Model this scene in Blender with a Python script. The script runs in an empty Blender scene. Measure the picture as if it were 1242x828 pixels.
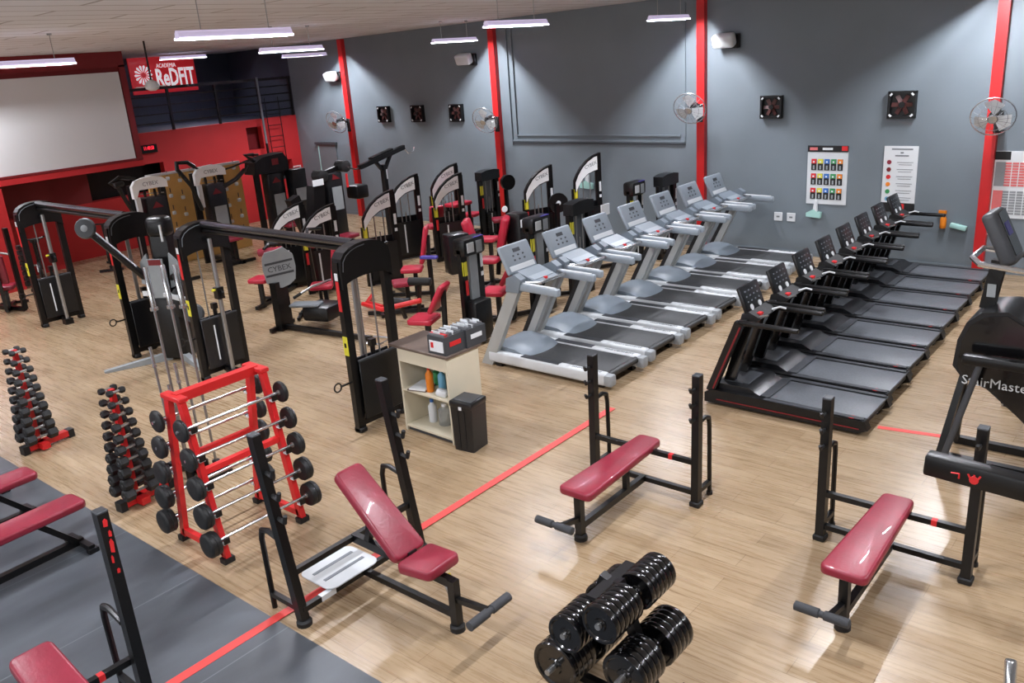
import bpy, bmesh, math, random
from mathutils import Vector, Matrix, Euler
random.seed(7)
PI = math.pi
C = bpy.context.scene.collection

# ------------------------------------------------------------------ materials
def srgb(r, g, b):
    def f(v):
        v /= 255.0
        return v / 12.92 if v <= 0.04045 else ((v + 0.055) / 1.055) ** 2.4
    return (f(r), f(g), f(b), 1.0)

MAT = {}
def mat(name, rgb, rough=0.5, metal=0.0, bump=0.0, bscale=60.0, var=0.0, spec=0.5, coat=0.0, emit=0.0):
    m = bpy.data.materials.new(name); m.use_nodes = True
    nt = m.node_tree; b = nt.nodes['Principled BSDF']
    b.inputs['Roughness'].default_value = rough
    b.inputs['Metallic'].default_value = metal
    b.inputs['Specular IOR Level'].default_value = spec
    b.inputs['Coat Weight'].default_value = coat
    col = srgb(*rgb)
    b.inputs['Base Color'].default_value = col
    tc = nt.nodes.new('ShaderNodeTexCoord')
    if var > 0:
        n = nt.nodes.new('ShaderNodeTexNoise'); n.inputs['Scale'].default_value = bscale * 0.2; n.inputs['Detail'].default_value = 3
        nt.links.new(tc.outputs['Object'], n.inputs['Vector'])
        r = nt.nodes.new('ShaderNodeValToRGB')
        r.color_ramp.elements[0].position = 0.3; r.color_ramp.elements[1].position = 0.7
        r.color_ramp.elements[0].color = tuple(c * (1 - var) for c in col[:3]) + (1,)
        r.color_ramp.elements[1].color = tuple(min(1, c * (1 + var)) for c in col[:3]) + (1,)
        nt.links.new(n.outputs['Fac'], r.inputs['Fac']); nt.links.new(r.outputs['Color'], b.inputs['Base Color'])
    if bump > 0:
        n2 = nt.nodes.new('ShaderNodeTexNoise'); n2.inputs['Scale'].default_value = bscale
        nt.links.new(tc.outputs['Object'], n2.inputs['Vector'])
        bp = nt.nodes.new('ShaderNodeBump'); bp.inputs['Strength'].default_value = bump; bp.inputs['Distance'].default_value = 0.01
        nt.links.new(n2.outputs['Fac'], bp.inputs['Height']); nt.links.new(bp.outputs['Normal'], b.inputs['Normal'])
    if emit > 0:
        b.inputs['Emission Color'].default_value = col; b.inputs['Emission Strength'].default_value = emit
    MAT[name] = m
    return m

mat('black', (11, 11, 13), 0.36, spec=0.4, var=0.15, bscale=20)
mat('black_gloss', (12, 12, 14), 0.18, 0.0, var=0.1, bscale=20, coat=0.3)
mat('black_matte', (18, 18, 20), 0.6, var=0.1, bscale=30)
mat('rubber', (22, 23, 25), 0.55, bump=0.15, bscale=90, var=0.2)
mat('foam', (58, 60, 64), 0.7, bump=0.3, bscale=150, var=0.1)
mat('dark_grey', (62, 65, 70), 0.45, var=0.08, bscale=20)
mat('shield', (22, 23, 26), 0.3, var=0.1, bscale=15)
mat('mid_grey', (112, 118, 124), 0.4, var=0.05, bscale=20)
mat('silver', (150, 155, 160), 0.4, 0.0, var=0.04, bscale=20)
mat('silver_light', (204, 208, 212), 0.38, 0.0, var=0.04, bscale=20)
mat('tread_grey', (142, 152, 162), 0.4, var=0.05, bscale=20)
mat('upright_grey', (165, 167, 166), 0.4, 0.1, var=0.04, bscale=20)
mat('hood_grey', (118, 128, 138), 0.45, var=0.05, bscale=14)
mat('belt', (66, 68, 70), 0.6, bump=0.1, bscale=200, var=0.12)
mat('belt_black', (96, 100, 106), 0.42, bump=0.1, bscale=200, var=0.12)
mat('chrome', (205, 207, 210), 0.18, 0.9, var=0.03, bscale=20)
mat('steel', (165, 165, 165), 0.3, 0.8, var=0.05, bscale=20)
mat('white', (226, 230, 234), 0.45, var=0.02, bscale=20)
mat('offwhite', (214, 218, 222), 0.5, var=0.03, bscale=20)
mat('placard', (150, 156, 160), 0.5, var=0.06, bscale=30)
mat('maroon', (142, 36, 56), 0.36, bump=0.12, bscale=40, var=0.12, coat=0.15)
mat('red_pad', (182, 34, 58), 0.4, bump=0.08, bscale=40, var=0.08)
mat('red', (206, 34, 36), 0.38, var=0.06, bscale=15)
mat('red_sticker', (214, 38, 42), 0.5, var=0.04, bscale=20)
mat('dark_chrome', (92, 94, 100), 0.2, 0.9, var=0.03, bscale=20)
mat('label_white', (246, 248, 250), 0.5, var=0.01, bscale=20)
mat('sign_white_glare', (246, 244, 250), 0.4, emit=0.55)  # emission stands in for lamp glare on the lettering
mat('fan_blade', (214, 218, 222), 0.25, 0.3, var=0.03, bscale=20)
mat('fan_brown', (74, 40, 38), 0.4, var=0.1, bscale=20)
mat('red_dark', (120, 18, 26), 0.5, var=0.06, bscale=12)
mat('yellow', (222, 214, 60), 0.5, var=0.04, bscale=20)
mat('orange', (232, 132, 30), 0.4, var=0.04, bscale=20)
mat('aqua', (170, 214, 208), 0.6, var=0.05, bscale=20)
mat('purple_blue', (70, 62, 150), 0.4, var=0.04, bscale=20)
mat('blue', (50, 110, 190), 0.4, var=0.05, bscale=20)
mat('green', (60, 150, 90), 0.5, var=0.05, bscale=20)
mat('cream', (216, 208, 186), 0.55, var=0.04, bscale=12)
mat('brown_top', (98, 84, 76), 0.45, var=0.12, bscale=25)
mat('plywood', (222, 176, 104), 0.55, var=0.12, bscale=10)
mat('screen', (222, 222, 224), 0.7, var=0.015, bscale=4)
mat('tape', (220, 70, 66), 0.5, var=0.08, bscale=20)
mat('grid_red', (226, 120, 120), 0.6, var=0.05, bscale=40)
mat('grid_grey', (150, 154, 158), 0.6, var=0.05, bscale=40)
mat('navy', (44, 50, 66), 0.6, var=0.08, bscale=8)
mat('led', (235, 40, 60), 0.5, emit=1.6)
mat('tube', (244, 238, 255), 0.4, emit=6.0)
mat('lamp_body', (196, 186, 214), 0.5, emit=0.55)
mat('lamp_glass', (214, 218, 220), 0.3, var=0.03, bscale=20)
mat('ink', (120, 126, 132), 0.6, var=0.05, bscale=20)
mat('skyblue', (110, 170, 200), 0.5, var=0.05, bscale=20)
mat('sign_red_glare', (206, 40, 48), 0.35, var=0.05, bscale=8, coat=0.2, emit=0.3)  # slight emission puts the lamp's glare into the board colour
mat('card', (120, 122, 126), 0.6, var=0.15, bscale=40)

def clear_plastic():
    m = mat('clear', (200, 205, 208), 0.15, var=0.02)
    b = m.node_tree.nodes['Principled BSDF']
    b.inputs['Transmission Weight'].default_value = 0.6
    b.inputs['Alpha'].default_value = 0.75
clear_plastic()

def wire_mat():
    mat('cage', (190, 192, 196), 0.25, 0.8, var=0.03)
wire_mat()

def wood_floor():
    m = bpy.data.materials.new('laminate'); m.use_nodes = True
    nt = m.node_tree; b = nt.nodes['Principled BSDF']; L = nt.links.new
    tc = nt.nodes.new('ShaderNodeTexCoord')
    br = nt.nodes.new('ShaderNodeTexBrick')
    br.inputs['Scale'].default_value = 1.0
    br.inputs['Brick Width'].default_value = 1.3; br.inputs['Row Height'].default_value = 0.19
    br.inputs['Mortar Size'].default_value = 0.0025; br.inputs['Mortar Smooth'].default_value = 0.3
    br.offset = 0.37
    br.inputs['Color1'].default_value = (0.25, 0.25, 0.25, 1); br.inputs['Color2'].default_value = (0.75, 0.75, 0.75, 1)
    br.inputs['Mortar'].default_value = (0.0, 0.0, 0.0, 1)
    L(tc.outputs['Object'], br.inputs['Vector'])
    mp = nt.nodes.new('ShaderNodeMapping'); mp.inputs['Scale'].default_value = (1.4, 22, 1)
    L(tc.outputs['Object'], mp.inputs['Vector'])
    n = nt.nodes.new('ShaderNodeTexNoise'); n.inputs['Scale'].default_value = 1.6; n.inputs['Detail'].default_value = 7; n.inputs['Roughness'].default_value = 0.62
    L(mp.outputs['Vector'], n.inputs['Vector'])
    mp2 = nt.nodes.new('ShaderNodeMapping'); mp2.inputs['Scale'].default_value = (0.7, 5.2, 1)
    L(tc.outputs['Object'], mp2.inputs['Vector'])
    n2 = nt.nodes.new('ShaderNodeTexNoise'); n2.inputs['Scale'].default_value = 1.0; n2.inputs['Detail'].default_value = 2
    L(mp2.outputs['Vector'], n2.inputs['Vector'])
    a = nt.nodes.new('ShaderNodeMath'); a.operation = 'MULTIPLY_ADD'; a.inputs[1].default_value = 0.75
    L(n.outputs['Fac'], a.inputs[0])
    h = nt.nodes.new('ShaderNodeMath'); h.operation = 'MULTIPLY'; h.inputs[1].default_value = 0.28
    L(br.outputs['Color'], h.inputs[0]); L(h.outputs[0], a.inputs[2])
    a2 = nt.nodes.new('ShaderNodeMath'); a2.operation = 'MULTIPLY_ADD'; a2.inputs[1].default_value = 0.35
    L(n2.outputs['Fac'], a2.inputs[0]); L(a.outputs[0], a2.inputs[2])
    r = nt.nodes.new('ShaderNodeValToRGB'); e = r.color_ramp.elements
    e[0].position = 0.40; e[0].color = srgb(128, 105, 79); e[1].position = 0.96; e[1].color = srgb(184, 162, 133)
    k = e.new(0.62); k.color = srgb(157, 133, 104)
    L(a2.outputs[0], r.inputs['Fac'])
    mx = nt.nodes.new('ShaderNodeMix'); mx.data_type = 'RGBA'; mx.blend_type = 'MULTIPLY'
    mx.inputs['B'].default_value = (0.6, 0.55, 0.5, 1)
    L(br.outputs['Fac'], mx.inputs['Factor']); L(r.outputs['Color'], mx.inputs['A'])
    L(mx.outputs['Result'], b.inputs['Base Color'])
    b.inputs['Roughness'].default_value = 0.3; b.inputs['Specular IOR Level'].default_value = 0.55
    rr = nt.nodes.new('ShaderNodeMapRange'); rr.inputs['To Min'].default_value = 0.2; rr.inputs['To Max'].default_value = 0.36
    L(n.outputs['Fac'], rr.inputs['Value']); L(rr.outputs['Result'], b.inputs['Roughness'])
    bp = nt.nodes.new('ShaderNodeBump'); bp.inputs['Strength'].default_value = 0.08; bp.inputs['Distance'].default_value = 0.004
    L(n.outputs['Fac'], bp.inputs['Height']); L(bp.outputs['Normal'], b.inputs['Normal'])
    MAT['laminate'] = m
wood_floor()

def mat_floor():
    m = bpy.data.materials.new('rubber_floor'); m.use_nodes = True
    nt = m.node_tree; b = nt.nodes['Principled BSDF']; L = nt.links.new
    tc = nt.nodes.new('ShaderNodeTexCoord')
    n = nt.nodes.new('ShaderNodeTexNoise'); n.inputs['Scale'].default_value = 1.2; n.inputs['Detail'].default_value = 5
    mp = nt.nodes.new('ShaderNodeMapping'); mp.inputs['Scale'].default_value = (1.6, 0.5, 1)
    L(tc.outputs['Object'], mp.inputs['Vector']); L(mp.outputs['Vector'], n.inputs['Vector'])
    br = nt.nodes.new('ShaderNodeTexBrick'); br.inputs['Brick Width'].default_value = 30; br.inputs['Row Height'].default_value = 1.25
    br.inputs['Mortar Size'].default_value = 0.006; br.inputs['Scale'].default_value = 1
    mr = nt.nodes.new('ShaderNodeMapping'); mr.inputs['Rotation'].default_value = (0, 0, PI / 2)
    L(tc.outputs['Object'], mr.inputs['Vector']); L(mr.outputs['Vector'], br.inputs['Vector'])
    r = nt.nodes.new('ShaderNodeValToRGB'); e = r.color_ramp.elements
    e[0].position = 0.3; e[0].color = srgb(62, 66, 71); e[1].position = 0.75; e[1].color = srgb(94, 100, 107)
    L(n.outputs['Fac'], r.inputs['Fac'])
    mx = nt.nodes.new('ShaderNodeMix'); mx.data_type = 'RGBA'; mx.blend_type = 'MIX'; mx.inputs['B'].default_value = srgb(104, 110, 116)
    L(br.outputs['Fac'], mx.inputs['Factor']); L(r.outputs['Color'], mx.inputs['A']); L(mx.outputs['Result'], b.inputs['Base Color'])
    b.inputs['Roughness'].default_value = 0.42
    MAT['rubber_floor'] = m
mat_floor()

def wall_mat(name, rgb, var, rough=0.6, scale=1.2):
    m = bpy.data.materials.new(name); m.use_nodes = True
    nt = m.node_tree; b = nt.nodes['Principled BSDF']; L = nt.links.new
    tc = nt.nodes.new('ShaderNodeTexCoord')
    n = nt.nodes.new('ShaderNodeTexNoise'); n.inputs['Scale'].default_value = scale; n.inputs['Detail'].default_value = 5
    L(tc.outputs['Object'], n.inputs['Vector'])
    r = nt.nodes.new('ShaderNodeValToRGB'); e = r.color_ramp.elements; c = srgb(*rgb)
    e[0].position = 0.3; e[0].color = tuple(v * (1 - var) for v in c[:3]) + (1,)
    e[1].position = 0.7; e[1].color = tuple(v * (1 + var) for v in c[:3]) + (1,)
    L(n.outputs['Fac'], r.inputs['Fac']); L(r.outputs['Color'], b.inputs['Base Color'])
    n3 = nt.nodes.new('ShaderNodeTexNoise'); n3.inputs['Scale'].default_value = 60
    L(tc.outputs['Object'], n3.inputs['Vector'])
    bp = nt.nodes.new('ShaderNodeBump'); bp.inputs['Strength'].default_value = 0.1; bp.inputs['Distance'].default_value = 0.005
    L(n3.outputs['Fac'], bp.inputs['Height']); L(bp.outputs['Normal'], b.inputs['Normal'])
    b.inputs['Roughness'].default_value = rough
    MAT[name] = m
wall_mat('grey_wall', (116, 126, 134), 0.05, 0.55)
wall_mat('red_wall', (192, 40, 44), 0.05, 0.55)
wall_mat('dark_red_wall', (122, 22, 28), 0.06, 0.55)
wall_mat('navy_wall', (44, 50, 64), 0.06, 0.6)
wall_mat('pale_wall', (150, 150, 150), 0.03, 0.7)

def ceiling_mat():
    m = bpy.data.materials.new('ceiling_board'); m.use_nodes = True
    nt = m.node_tree; b = nt.nodes['Principled BSDF']; L = nt.links.new
    tc = nt.nodes.new('ShaderNodeTexCoord')
    br = nt.nodes.new('ShaderNodeTexBrick'); br.inputs['Scale'].default_value = 1.0
    br.inputs['Brick Width'].default_value = 2.2; br.inputs['Row Height'].default_value = 0.55; br.inputs['Mortar Size'].default_value = 0.03; br.inputs['Mortar Smooth'].default_value = 0.6
    mr = nt.nodes.new('ShaderNodeMapping'); mr.inputs['Rotation'].default_value = (0, 0, PI / 2)
    L(tc.outputs['Object'], mr.inputs['Vector'])
    nz = nt.nodes.new('ShaderNodeTexNoise'); nz.inputs['Scale'].default_value = 1.5
    L(tc.outputs['Object'], nz.inputs['Vector'])
    vm = nt.nodes.new('ShaderNodeVectorMath'); vm.operation = 'MULTIPLY_ADD'; vm.inputs[1].default_value = (.12, .12, 0)
    L(nz.outputs['Color'], vm.inputs[0]); L(mr.outputs['Vector'], vm.inputs[2]); L(vm.outputs[0], br.inputs['Vector'])
    br.inputs['Color1'].default_value = srgb(222, 224, 228); br.inputs['Color2'].default_value = srgb(214, 215, 219)
    br.inputs['Mortar'].default_value = srgb(158, 154, 152)
    L(br.outputs['Color'], b.inputs['Base Color']); b.inputs['Roughness'].default_value = 0.7
    MAT['ceiling_board'] = m
ceiling_mat()

# ------------------------------------------------------------------ mesh builder
class MB:
    def __init__(self, m='black'):
        self.v = []; self.f = []; self.mi = []; self.sm = []; self.mats = []; self.setm(m)
    def setm(self, m):
        if m not in self.mats: self.mats.append(m)
        self.cur = self.mats.index(m); return self
    def add(self, vs, fs, smooth=True):
        o = len(self.v); self.v.extend([tuple(p) for p in vs])
        for f in fs:
            self.f.append([i + o for i in f]); self.mi.append(self.cur); self.sm.append(smooth)
        return self
    def box(self, c, s, rot=None, bev=0.0, seg=1):
        if bev > 0: return self.pad(c, s, rot, bev, seg)
        x, y, z = s[0] / 2, s[1] / 2, s[2] / 2
        vs = [Vector((a, b, d)) for a in (-x, x) for b in (-y, y) for d in (-z, z)]
        if rot is not None:
            R = rot if isinstance(rot, Matrix) else Euler(rot).to_matrix()
            vs = [R @ p for p in vs]
        c = Vector(c); vs = [p + c for p in vs]
        return self.add(vs, [(0, 1, 3, 2), (4, 6, 7, 5), (0, 4, 5, 1), (2, 3, 7, 6), (0, 2, 6, 4), (1, 5, 7, 3)])
    def pad(self, c, s, rot=None, bev=0.02, seg=2, taper=1.0, corner=None):
        """rounded box; taper scales x at +y end; corner rounds plan corners"""
        bm = bmesh.new(); bmesh.ops.create_cube(bm, size=1.0)
        for v in bm.verts:
            k = 1.0 + (taper - 1.0) * (v.co.y + 0.5)
            v.co = Vector((v.co.x * s[0] * k, v.co.y * s[1], v.co.z * s[2]))
        if corner:
            ed = [e for e in bm.edges if abs(e.verts[0].co.z - e.verts[1].co.z) > s[2] * 0.5]
            bmesh.ops.bevel(bm, geom=ed, offset=corner, segments=4, profile=0.5, affect='EDGES')
            ed = [e for e in bm.edges if abs(e.verts[0].co.z - e.verts[1].co.z) < 1e-6 and len([f for f in e.link_faces if abs(f.normal.z) > 0.9]) == 1]
            bmesh.ops.bevel(bm, geom=ed, offset=bev, segments=seg, profile=0.5, affect='EDGES')
        else:
            bmesh.ops.bevel(bm, geom=bm.edges[:], offset=bev, segments=seg, profile=0.5, affect='EDGES')
        bmesh.ops.recalc_face_normals(bm, faces=bm.faces)
        self._bm(bm, c, rot); return self
    def _bm(self, bm, c, rot):
        R = Matrix.Identity(3) if rot is None else (rot if isinstance(rot, Matrix) else Euler(rot).to_matrix())
        c = Vector(c); bm.verts.index_update()
        self.add([R @ v.co + c for v in bm.verts], [[v.index for v in f.verts] for f in bm.faces]); bm.free()
    def beam(self, a, b, w, h, up=(0, 0, 1), ext=0.0):
        a = Vector(a); b = Vector(b); d = (b - a); L = d.length; d.normalize()
        u = Vector(up); s = d.cross(u)
        if s.length < 1e-4: s = d.cross(Vector((0, 1, 0)))
        s.normalize(); u = s.cross(d)
        R = Matrix((s, d, u)).transposed()
        return self.box((a + b) / 2, (w, L + 2 * ext, h), R)
    def tube(self, pts, r, seg=8, cap=True):
        pts = [Vector(p) for p in pts]; n = len(pts); rings = []
        t0 = (pts[1] - pts[0]).normalized()
        ref = Vector((0, 0, 1)) if abs(t0.z) < 0.9 else Vector((1, 0, 0))
        nrm = t0.cross(ref).normalized()
        vs = []
        for i, p in enumerate(pts):
            if i == 0: t = (pts[1] - p)
            elif i == n - 1: t = (p - pts[i - 1])
            else: t = (pts[i + 1] - p).normalized() + (p - pts[i - 1]).normalized()
            t.normalize()
            nrm = (nrm - t * nrm.dot(t)).normalized(); bn = t.cross(nrm)
            rr = r[i] if isinstance(r, (list, tuple)) else r
            k = 1.0
            if 0 < i < n - 1:
                cs = (pts[i + 1] - p).normalized().dot((p - pts[i - 1]).normalized()); k = 1 / max(0.6, math.sqrt((1 + cs) / 2))
            for j in range(seg):
                a = 2 * PI * j / seg; vs.append(p + (nrm * math.cos(a) + bn * math.sin(a)) * rr * (k if k < 1.2 else 1.1))
        fs = []
        for i in range(n - 1):
            for j in range(seg):
                j2 = (j + 1) % seg; fs.append((i * seg + j, i * seg + j2, (i + 1) * seg + j2, (i + 1) * seg + j))
        if cap:
            fs.append(tuple(range(seg - 1, -1, -1))); fs.append(tuple((n - 1) * seg + j for j in range(seg)))
        return self.add(vs, fs)
    def cyl(self, a, b, r, seg=12): return self.tube([a, b], r, seg)
    def lathe(self, prof, a=(0, 0, 0), axis=(0, 0, 1), seg=16):
        """prof: list of (r, h) along axis from point a"""
        a = Vector(a); ax = Vector(axis).normalized()
        ref = Vector((0, 0, 1)) if abs(ax.z) < 0.9 else Vector((1, 0, 0))
        u = ax.cross(ref).normalized(); w = ax.cross(u)
        vs = []; n = len(prof)
        for r, h in prof:
            for j in range(seg):
                t = 2 * PI * j / seg; vs.append(a + ax * h + (u * math.cos(t) + w * math.sin(t)) * max(r, 1e-4))
        fs = []
        for i in range(n - 1):
            for j in range(seg):
                j2 = (j + 1) % seg; fs.append((i * seg + j, i * seg + j2, (i + 1) * seg + j2, (i + 1) * seg + j))
        fs.append(tuple(range(seg - 1, -1, -1))); fs.append(tuple((n - 1) * seg + j for j in range(seg)))
        return self.add(vs, fs)
    def prism(self, poly, o, ux, uy, th):
        """extrude a 2-D polygon (list of (a,b)) spanned by ux, uy at origin o, thickness th centred along ux x uy"""
        o = Vector(o); ux = Vector(ux); uy = Vector(uy); nz = ux.cross(uy).normalized(); n = len(poly)
        vs = [o + ux * a + uy * b + nz * (-th / 2) for a, b in poly] + [o + ux * a + uy * b + nz * (th / 2) for a, b in poly]
        fs = [tuple(range(n - 1, -1, -1)), tuple(range(n, 2 * n))] + [(i, (i + 1) % n, n + (i + 1) % n, n + i) for i in range(n)]
        return self.add(vs, fs)
    def band(self, lo, hi, o, ux, uy, th):
        """strip between two polylines of equal length, extruded"""
        n = len(lo)
        for i in range(n - 1):
            self.prism([lo[i], lo[i + 1], hi[i + 1], hi[i]], o, ux, uy, th)
        return self
    def ball(self, c, r, seg=12, sc=(1, 1, 1)):
        bm = bmesh.new(); bmesh.ops.create_uvsphere(bm, u_segments=seg, v_segments=max(6, seg // 2 + 2), radius=r)
        for v in bm.verts: v.co = Vector((v.co.x * sc[0], v.co.y * sc[1], v.co.z * sc[2]))
        self._bm(bm, c, None); return self
    def torus(self, c, R, r, axis=(0, 0, 1), seg=24, s2=6):
        c = Vector(c); ax = Vector(axis).normalized(); ref = Vector((0, 0, 1)) if abs(ax.z) < 0.9 else Vector((1, 0, 0))
        u = ax.cross(ref).normalized(); w = ax.cross(u); vs = []; fs = []
        for i in range(seg):
            t = 2 * PI * i / seg; d = u * math.cos(t) + w * math.sin(t)
            for j in range(s2):
                p = 2 * PI * j / s2; vs.append(c + d * (R + r * math.cos(p)) + ax * r * math.sin(p))
        for i in range(seg):
            for j in range(s2):
                fs.append((i * s2 + j, i * s2 + (j + 1) % s2, ((i + 1) % seg) * s2 + (j + 1) % s2, ((i + 1) % seg) * s2 + j))
        return self.add(vs, fs)
    def build(self, name, parent=None, label=None):
        me = bpy.data.meshes.new(name); me.from_pydata(self.v, [], self.f)
        for m in self.mats: me.materials.append(MAT[m])
        me.polygons.foreach_set('material_index', self.mi)
        me.polygons.foreach_set('use_smooth', self.sm)
        me.update()
        bm = bmesh.new(); bm.from_mesh(me); bmesh.ops.recalc_face_normals(bm, faces=bm.faces); bm.to_mesh(me); bm.free()
        me.set_sharp_from_angle(angle=math.radians(38))
        o = bpy.data.objects.new(name, me); C.objects.link(o)
        if parent is not None: o.parent = parent
        if label: o['label'] = label
        return o

def tag(o, label, cat, group=None):
    o['label'] = label; o['category'] = cat
    if group: o['group'] = group
    return o
def thing(name, label, cat, loc=(0, 0, 0), rz=0.0, group=None):
    o = bpy.data.objects.new(name, None); C.objects.link(o); o.empty_display_size = 0.1
    o.location = loc; o.rotation_euler = (0, 0, rz)
    return tag(o, label, cat, group)
def struct(o):
    o['kind'] = 'structure'; return o
def dup(root, loc, rz=None, label=None):
    r = root.copy(); C.objects.link(r); r.location = loc
    if rz is not None: r.rotation_euler = (0, 0, rz)
    if label: r['label'] = label
    for ch in list(root.children):
        c = ch.copy(); C.objects.link(c); c.parent = r
        for g in list(ch.children):
            d = g.copy(); C.objects.link(d); d.parent = c
    return r
def text_mesh(name, body, size, m, parent, loc, ux, uy, depth=0.004, xs=1.0, align='CENTER', shear=0.0, bold=0.0):
    """real lettering turned into a mesh, reading along ux with uy upwards"""
    cu = bpy.data.curves.new(name, 'FONT'); cu.body = body; cu.size = size; cu.extrude = depth
    cu.align_x = align; cu.align_y = 'CENTER'; cu.resolution_u = 2; cu.offset = bold; cu.shear = shear
    t = bpy.data.objects.new(name, cu); C.objects.link(t)
    dg = bpy.context.evaluated_depsgraph_get(); dg.update()
    me = bpy.data.meshes.new_from_object(t.evaluated_get(dg))
    bpy.data.objects.remove(t); bpy.data.curves.remove(cu)
    ux = Vector(ux).normalized(); uy = Vector(uy).normalized(); nz = ux.cross(uy)
    for v in me.vertices: v.co = Vector(loc) + ux * (v.co.x * xs) + uy * v.co.y + nz * v.co.z
    me.materials.clear(); me.materials.append(MAT[m]); me.name = name
    o = bpy.data.objects.new(name, me); C.objects.link(o); o.parent = parent
    return o
ORD = ['first', 'second', 'third', 'fourth', 'fifth', 'sixth', 'seventh', 'eighth', 'ninth', 'tenth']
# ------------------------------------------------------------------ the room
WY = 15.5          # grey long wall
def ceil_z(x): return 4.63 + (x + 20.3) * 0.0125
def quad(name, vs, m, th=None):
    mb = MB(m); mb.add(vs, [(0, 1, 2, 3)]); return struct(mb.build(name))
def slab(name, c, s, m):
    mb = MB(m); mb.box(c, s); return struct(mb.build(name))

slab('floor', (-9, 5.3, -0.1), (32, 22.4, 0.2), 'laminate')
mb = MB('ceiling_board')
for (xa, xb) in ((-25, 7),):
    za, zb = ceil_z(xa), ceil_z(xb)
    mb.add([(xa, -6, za), (xb, -6, zb), (xb, 16.5, zb), (xa, 16.5, za), (xa, -6, za + .2), (xb, -6, zb + .2), (xb, 16.5, zb + .2), (xa, 16.5, za + .2)],
           [(0, 1, 2, 3), (7, 6, 5, 4), (0, 4, 5, 1), (2, 6, 7, 3), (0, 3, 7, 4), (1, 5, 6, 2)])
struct(mb.build('ceiling'))
slab('wall_right', (-7.0, WY + 0.15, 2.5), (28, 0.3, 5.0), 'grey_wall')
slab('wall_mezzanine_right', (-22.95, WY + 0.15, 2.5), (3.9, 0.3, 5.0), 'navy_wall')
slab('wall_mezzanine_back', (-24.1, 11.0, 2.5), (0.3, 9.6, 5.0), 'navy_wall')
slab('wall_front', (-9, -5.6, 2.5), (32, 0.3, 5.0), 'pale_wall')
slab('wall_back', (6.6, 5.0, 2.5), (0.3, 21, 5.0), 'pale_wall')
# screen wall: a deep red box carried above a recess
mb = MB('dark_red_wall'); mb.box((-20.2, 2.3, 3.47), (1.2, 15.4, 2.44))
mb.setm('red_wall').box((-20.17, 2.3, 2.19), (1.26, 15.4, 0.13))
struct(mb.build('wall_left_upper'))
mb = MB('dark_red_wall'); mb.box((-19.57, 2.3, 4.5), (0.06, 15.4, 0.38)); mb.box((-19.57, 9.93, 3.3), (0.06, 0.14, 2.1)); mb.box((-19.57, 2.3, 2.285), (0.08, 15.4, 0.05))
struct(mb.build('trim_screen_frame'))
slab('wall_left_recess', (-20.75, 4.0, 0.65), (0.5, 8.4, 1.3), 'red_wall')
slab('wall_left_recess_top', (-20.85, 7.3, 1.7), (0.3, 1.9, 0.8), 'dark_red_wall')  # upper recess wall in darker red, its shade put into the colour
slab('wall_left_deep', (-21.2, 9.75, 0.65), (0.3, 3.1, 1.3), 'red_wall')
slab('wall_left_deep_top', (-21.2, 8.75, 1.7), (0.3, 1.1, 0.8), 'dark_red_wall')  # deeper red than the wall below, painting in the shade
mb = MB('black'); mb.box((-21.6, 7.0, 1.7), (0.05, 9.0, 1.0)); mb.box((-21.62, 10.3, 1.7), (0.05, 2.2, 1.0)); struct(mb.build('black_recess_panel'))  # plain black sheets behind the gaps above the lower wall
slab('trim_column', (-19.7, 5.3, 1.05), (0.9, 2.9, 2.1), 'red_wall')
# lower red wall under the mezzanine, with two openings
mb = MB('red_wall')
for (y0, y1, z0, z1) in ((11.25, 13.8, 0, 2.75), (10.0, 11.25, 2.0, 2.75), (13.8, 14.3, 2.56, 2.75), (13.8, 14.3, 0, 1.95), (14.3, 14.45, 0, 2.75), (14.45, 15.15, 0, 1.0), (14.45, 15.15, 1.55, 2.75), (15.15, 15.5, 0, 2.75)):
    mb.box((-21.1, (y0 + y1) / 2, (z0 + z1) / 2), (0.2, y1 - y0, z1 - z0))
struct(mb.build('wall_left_lower'))
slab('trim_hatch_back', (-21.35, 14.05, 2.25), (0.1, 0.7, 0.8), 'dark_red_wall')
mb = MB('dark_grey'); mb.box((-21.5, 14.8, 1.3), (0.1, 0.9, 0.7)); mb.setm('mid_grey').box((-21.43, 14.62, 1.28), (0.02, 0.3, 0.54)); struct(mb.build('window_1'))
slab('floor_mezzanine', (-22.55, 11.0, 2.68), (2.9, 9.0, 0.12), 'navy_wall')
# red pilaster stripes on the grey wall
for i, x in enumerate((-18.55, -13.32, -8.12, -3.07)):
    slab('trim_%d' % (i + 1), (x, WY - 0.06, ceil_z(x) / 2 - 0.04), (0.16, 0.12, ceil_z(x) + .05), 'red')
# blind panel moulding between the second and third stripe
mb = MB('grey_wall')
for (a, b) in (((-12.95, 2.08), (-8.5, 2.08)), ((-12.95, 2.0), (-12.95, 4.66)), ((-8.5, 2.08), (-8.5, 4.66)), ((-12.8, 2.2), (-8.6, 2.2)), ((-12.8, 2.15), (-12.8, 4.62))):
    mb.beam((a[0], WY - .015, a[1]), (b[0], WY - .015, b[1]), 0.03, 0.05, (0, -1, 0))
mb.setm('dark_grey').beam((-12.95, WY - .02, 2.03), (-8.5, WY - .02, 2.03), 0.02, 0.03, (0, -1, 0))
struct(mb.build('trim_5'))
# boarded window / door leaf near the corner of the grey wall
mb = MB('mid_grey'); mb.box((-19.75, WY - .02, 1.0), (0.8, 0.04, 1.86)); mb.setm('aqua').box((-20.1, WY - .04, 1.0), (0.03, 0.02, 1.8))
mb.setm('dark_grey').box((-19.75, WY - .04, 1.96), (0.92, 0.08, 0.06)); struct(mb.build('door_1'))
# baseboard
slab('baseboard_right', (-7, WY - 0.012, 0.04), (27.5, 0.024, 0.08), 'grey_wall')

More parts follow.
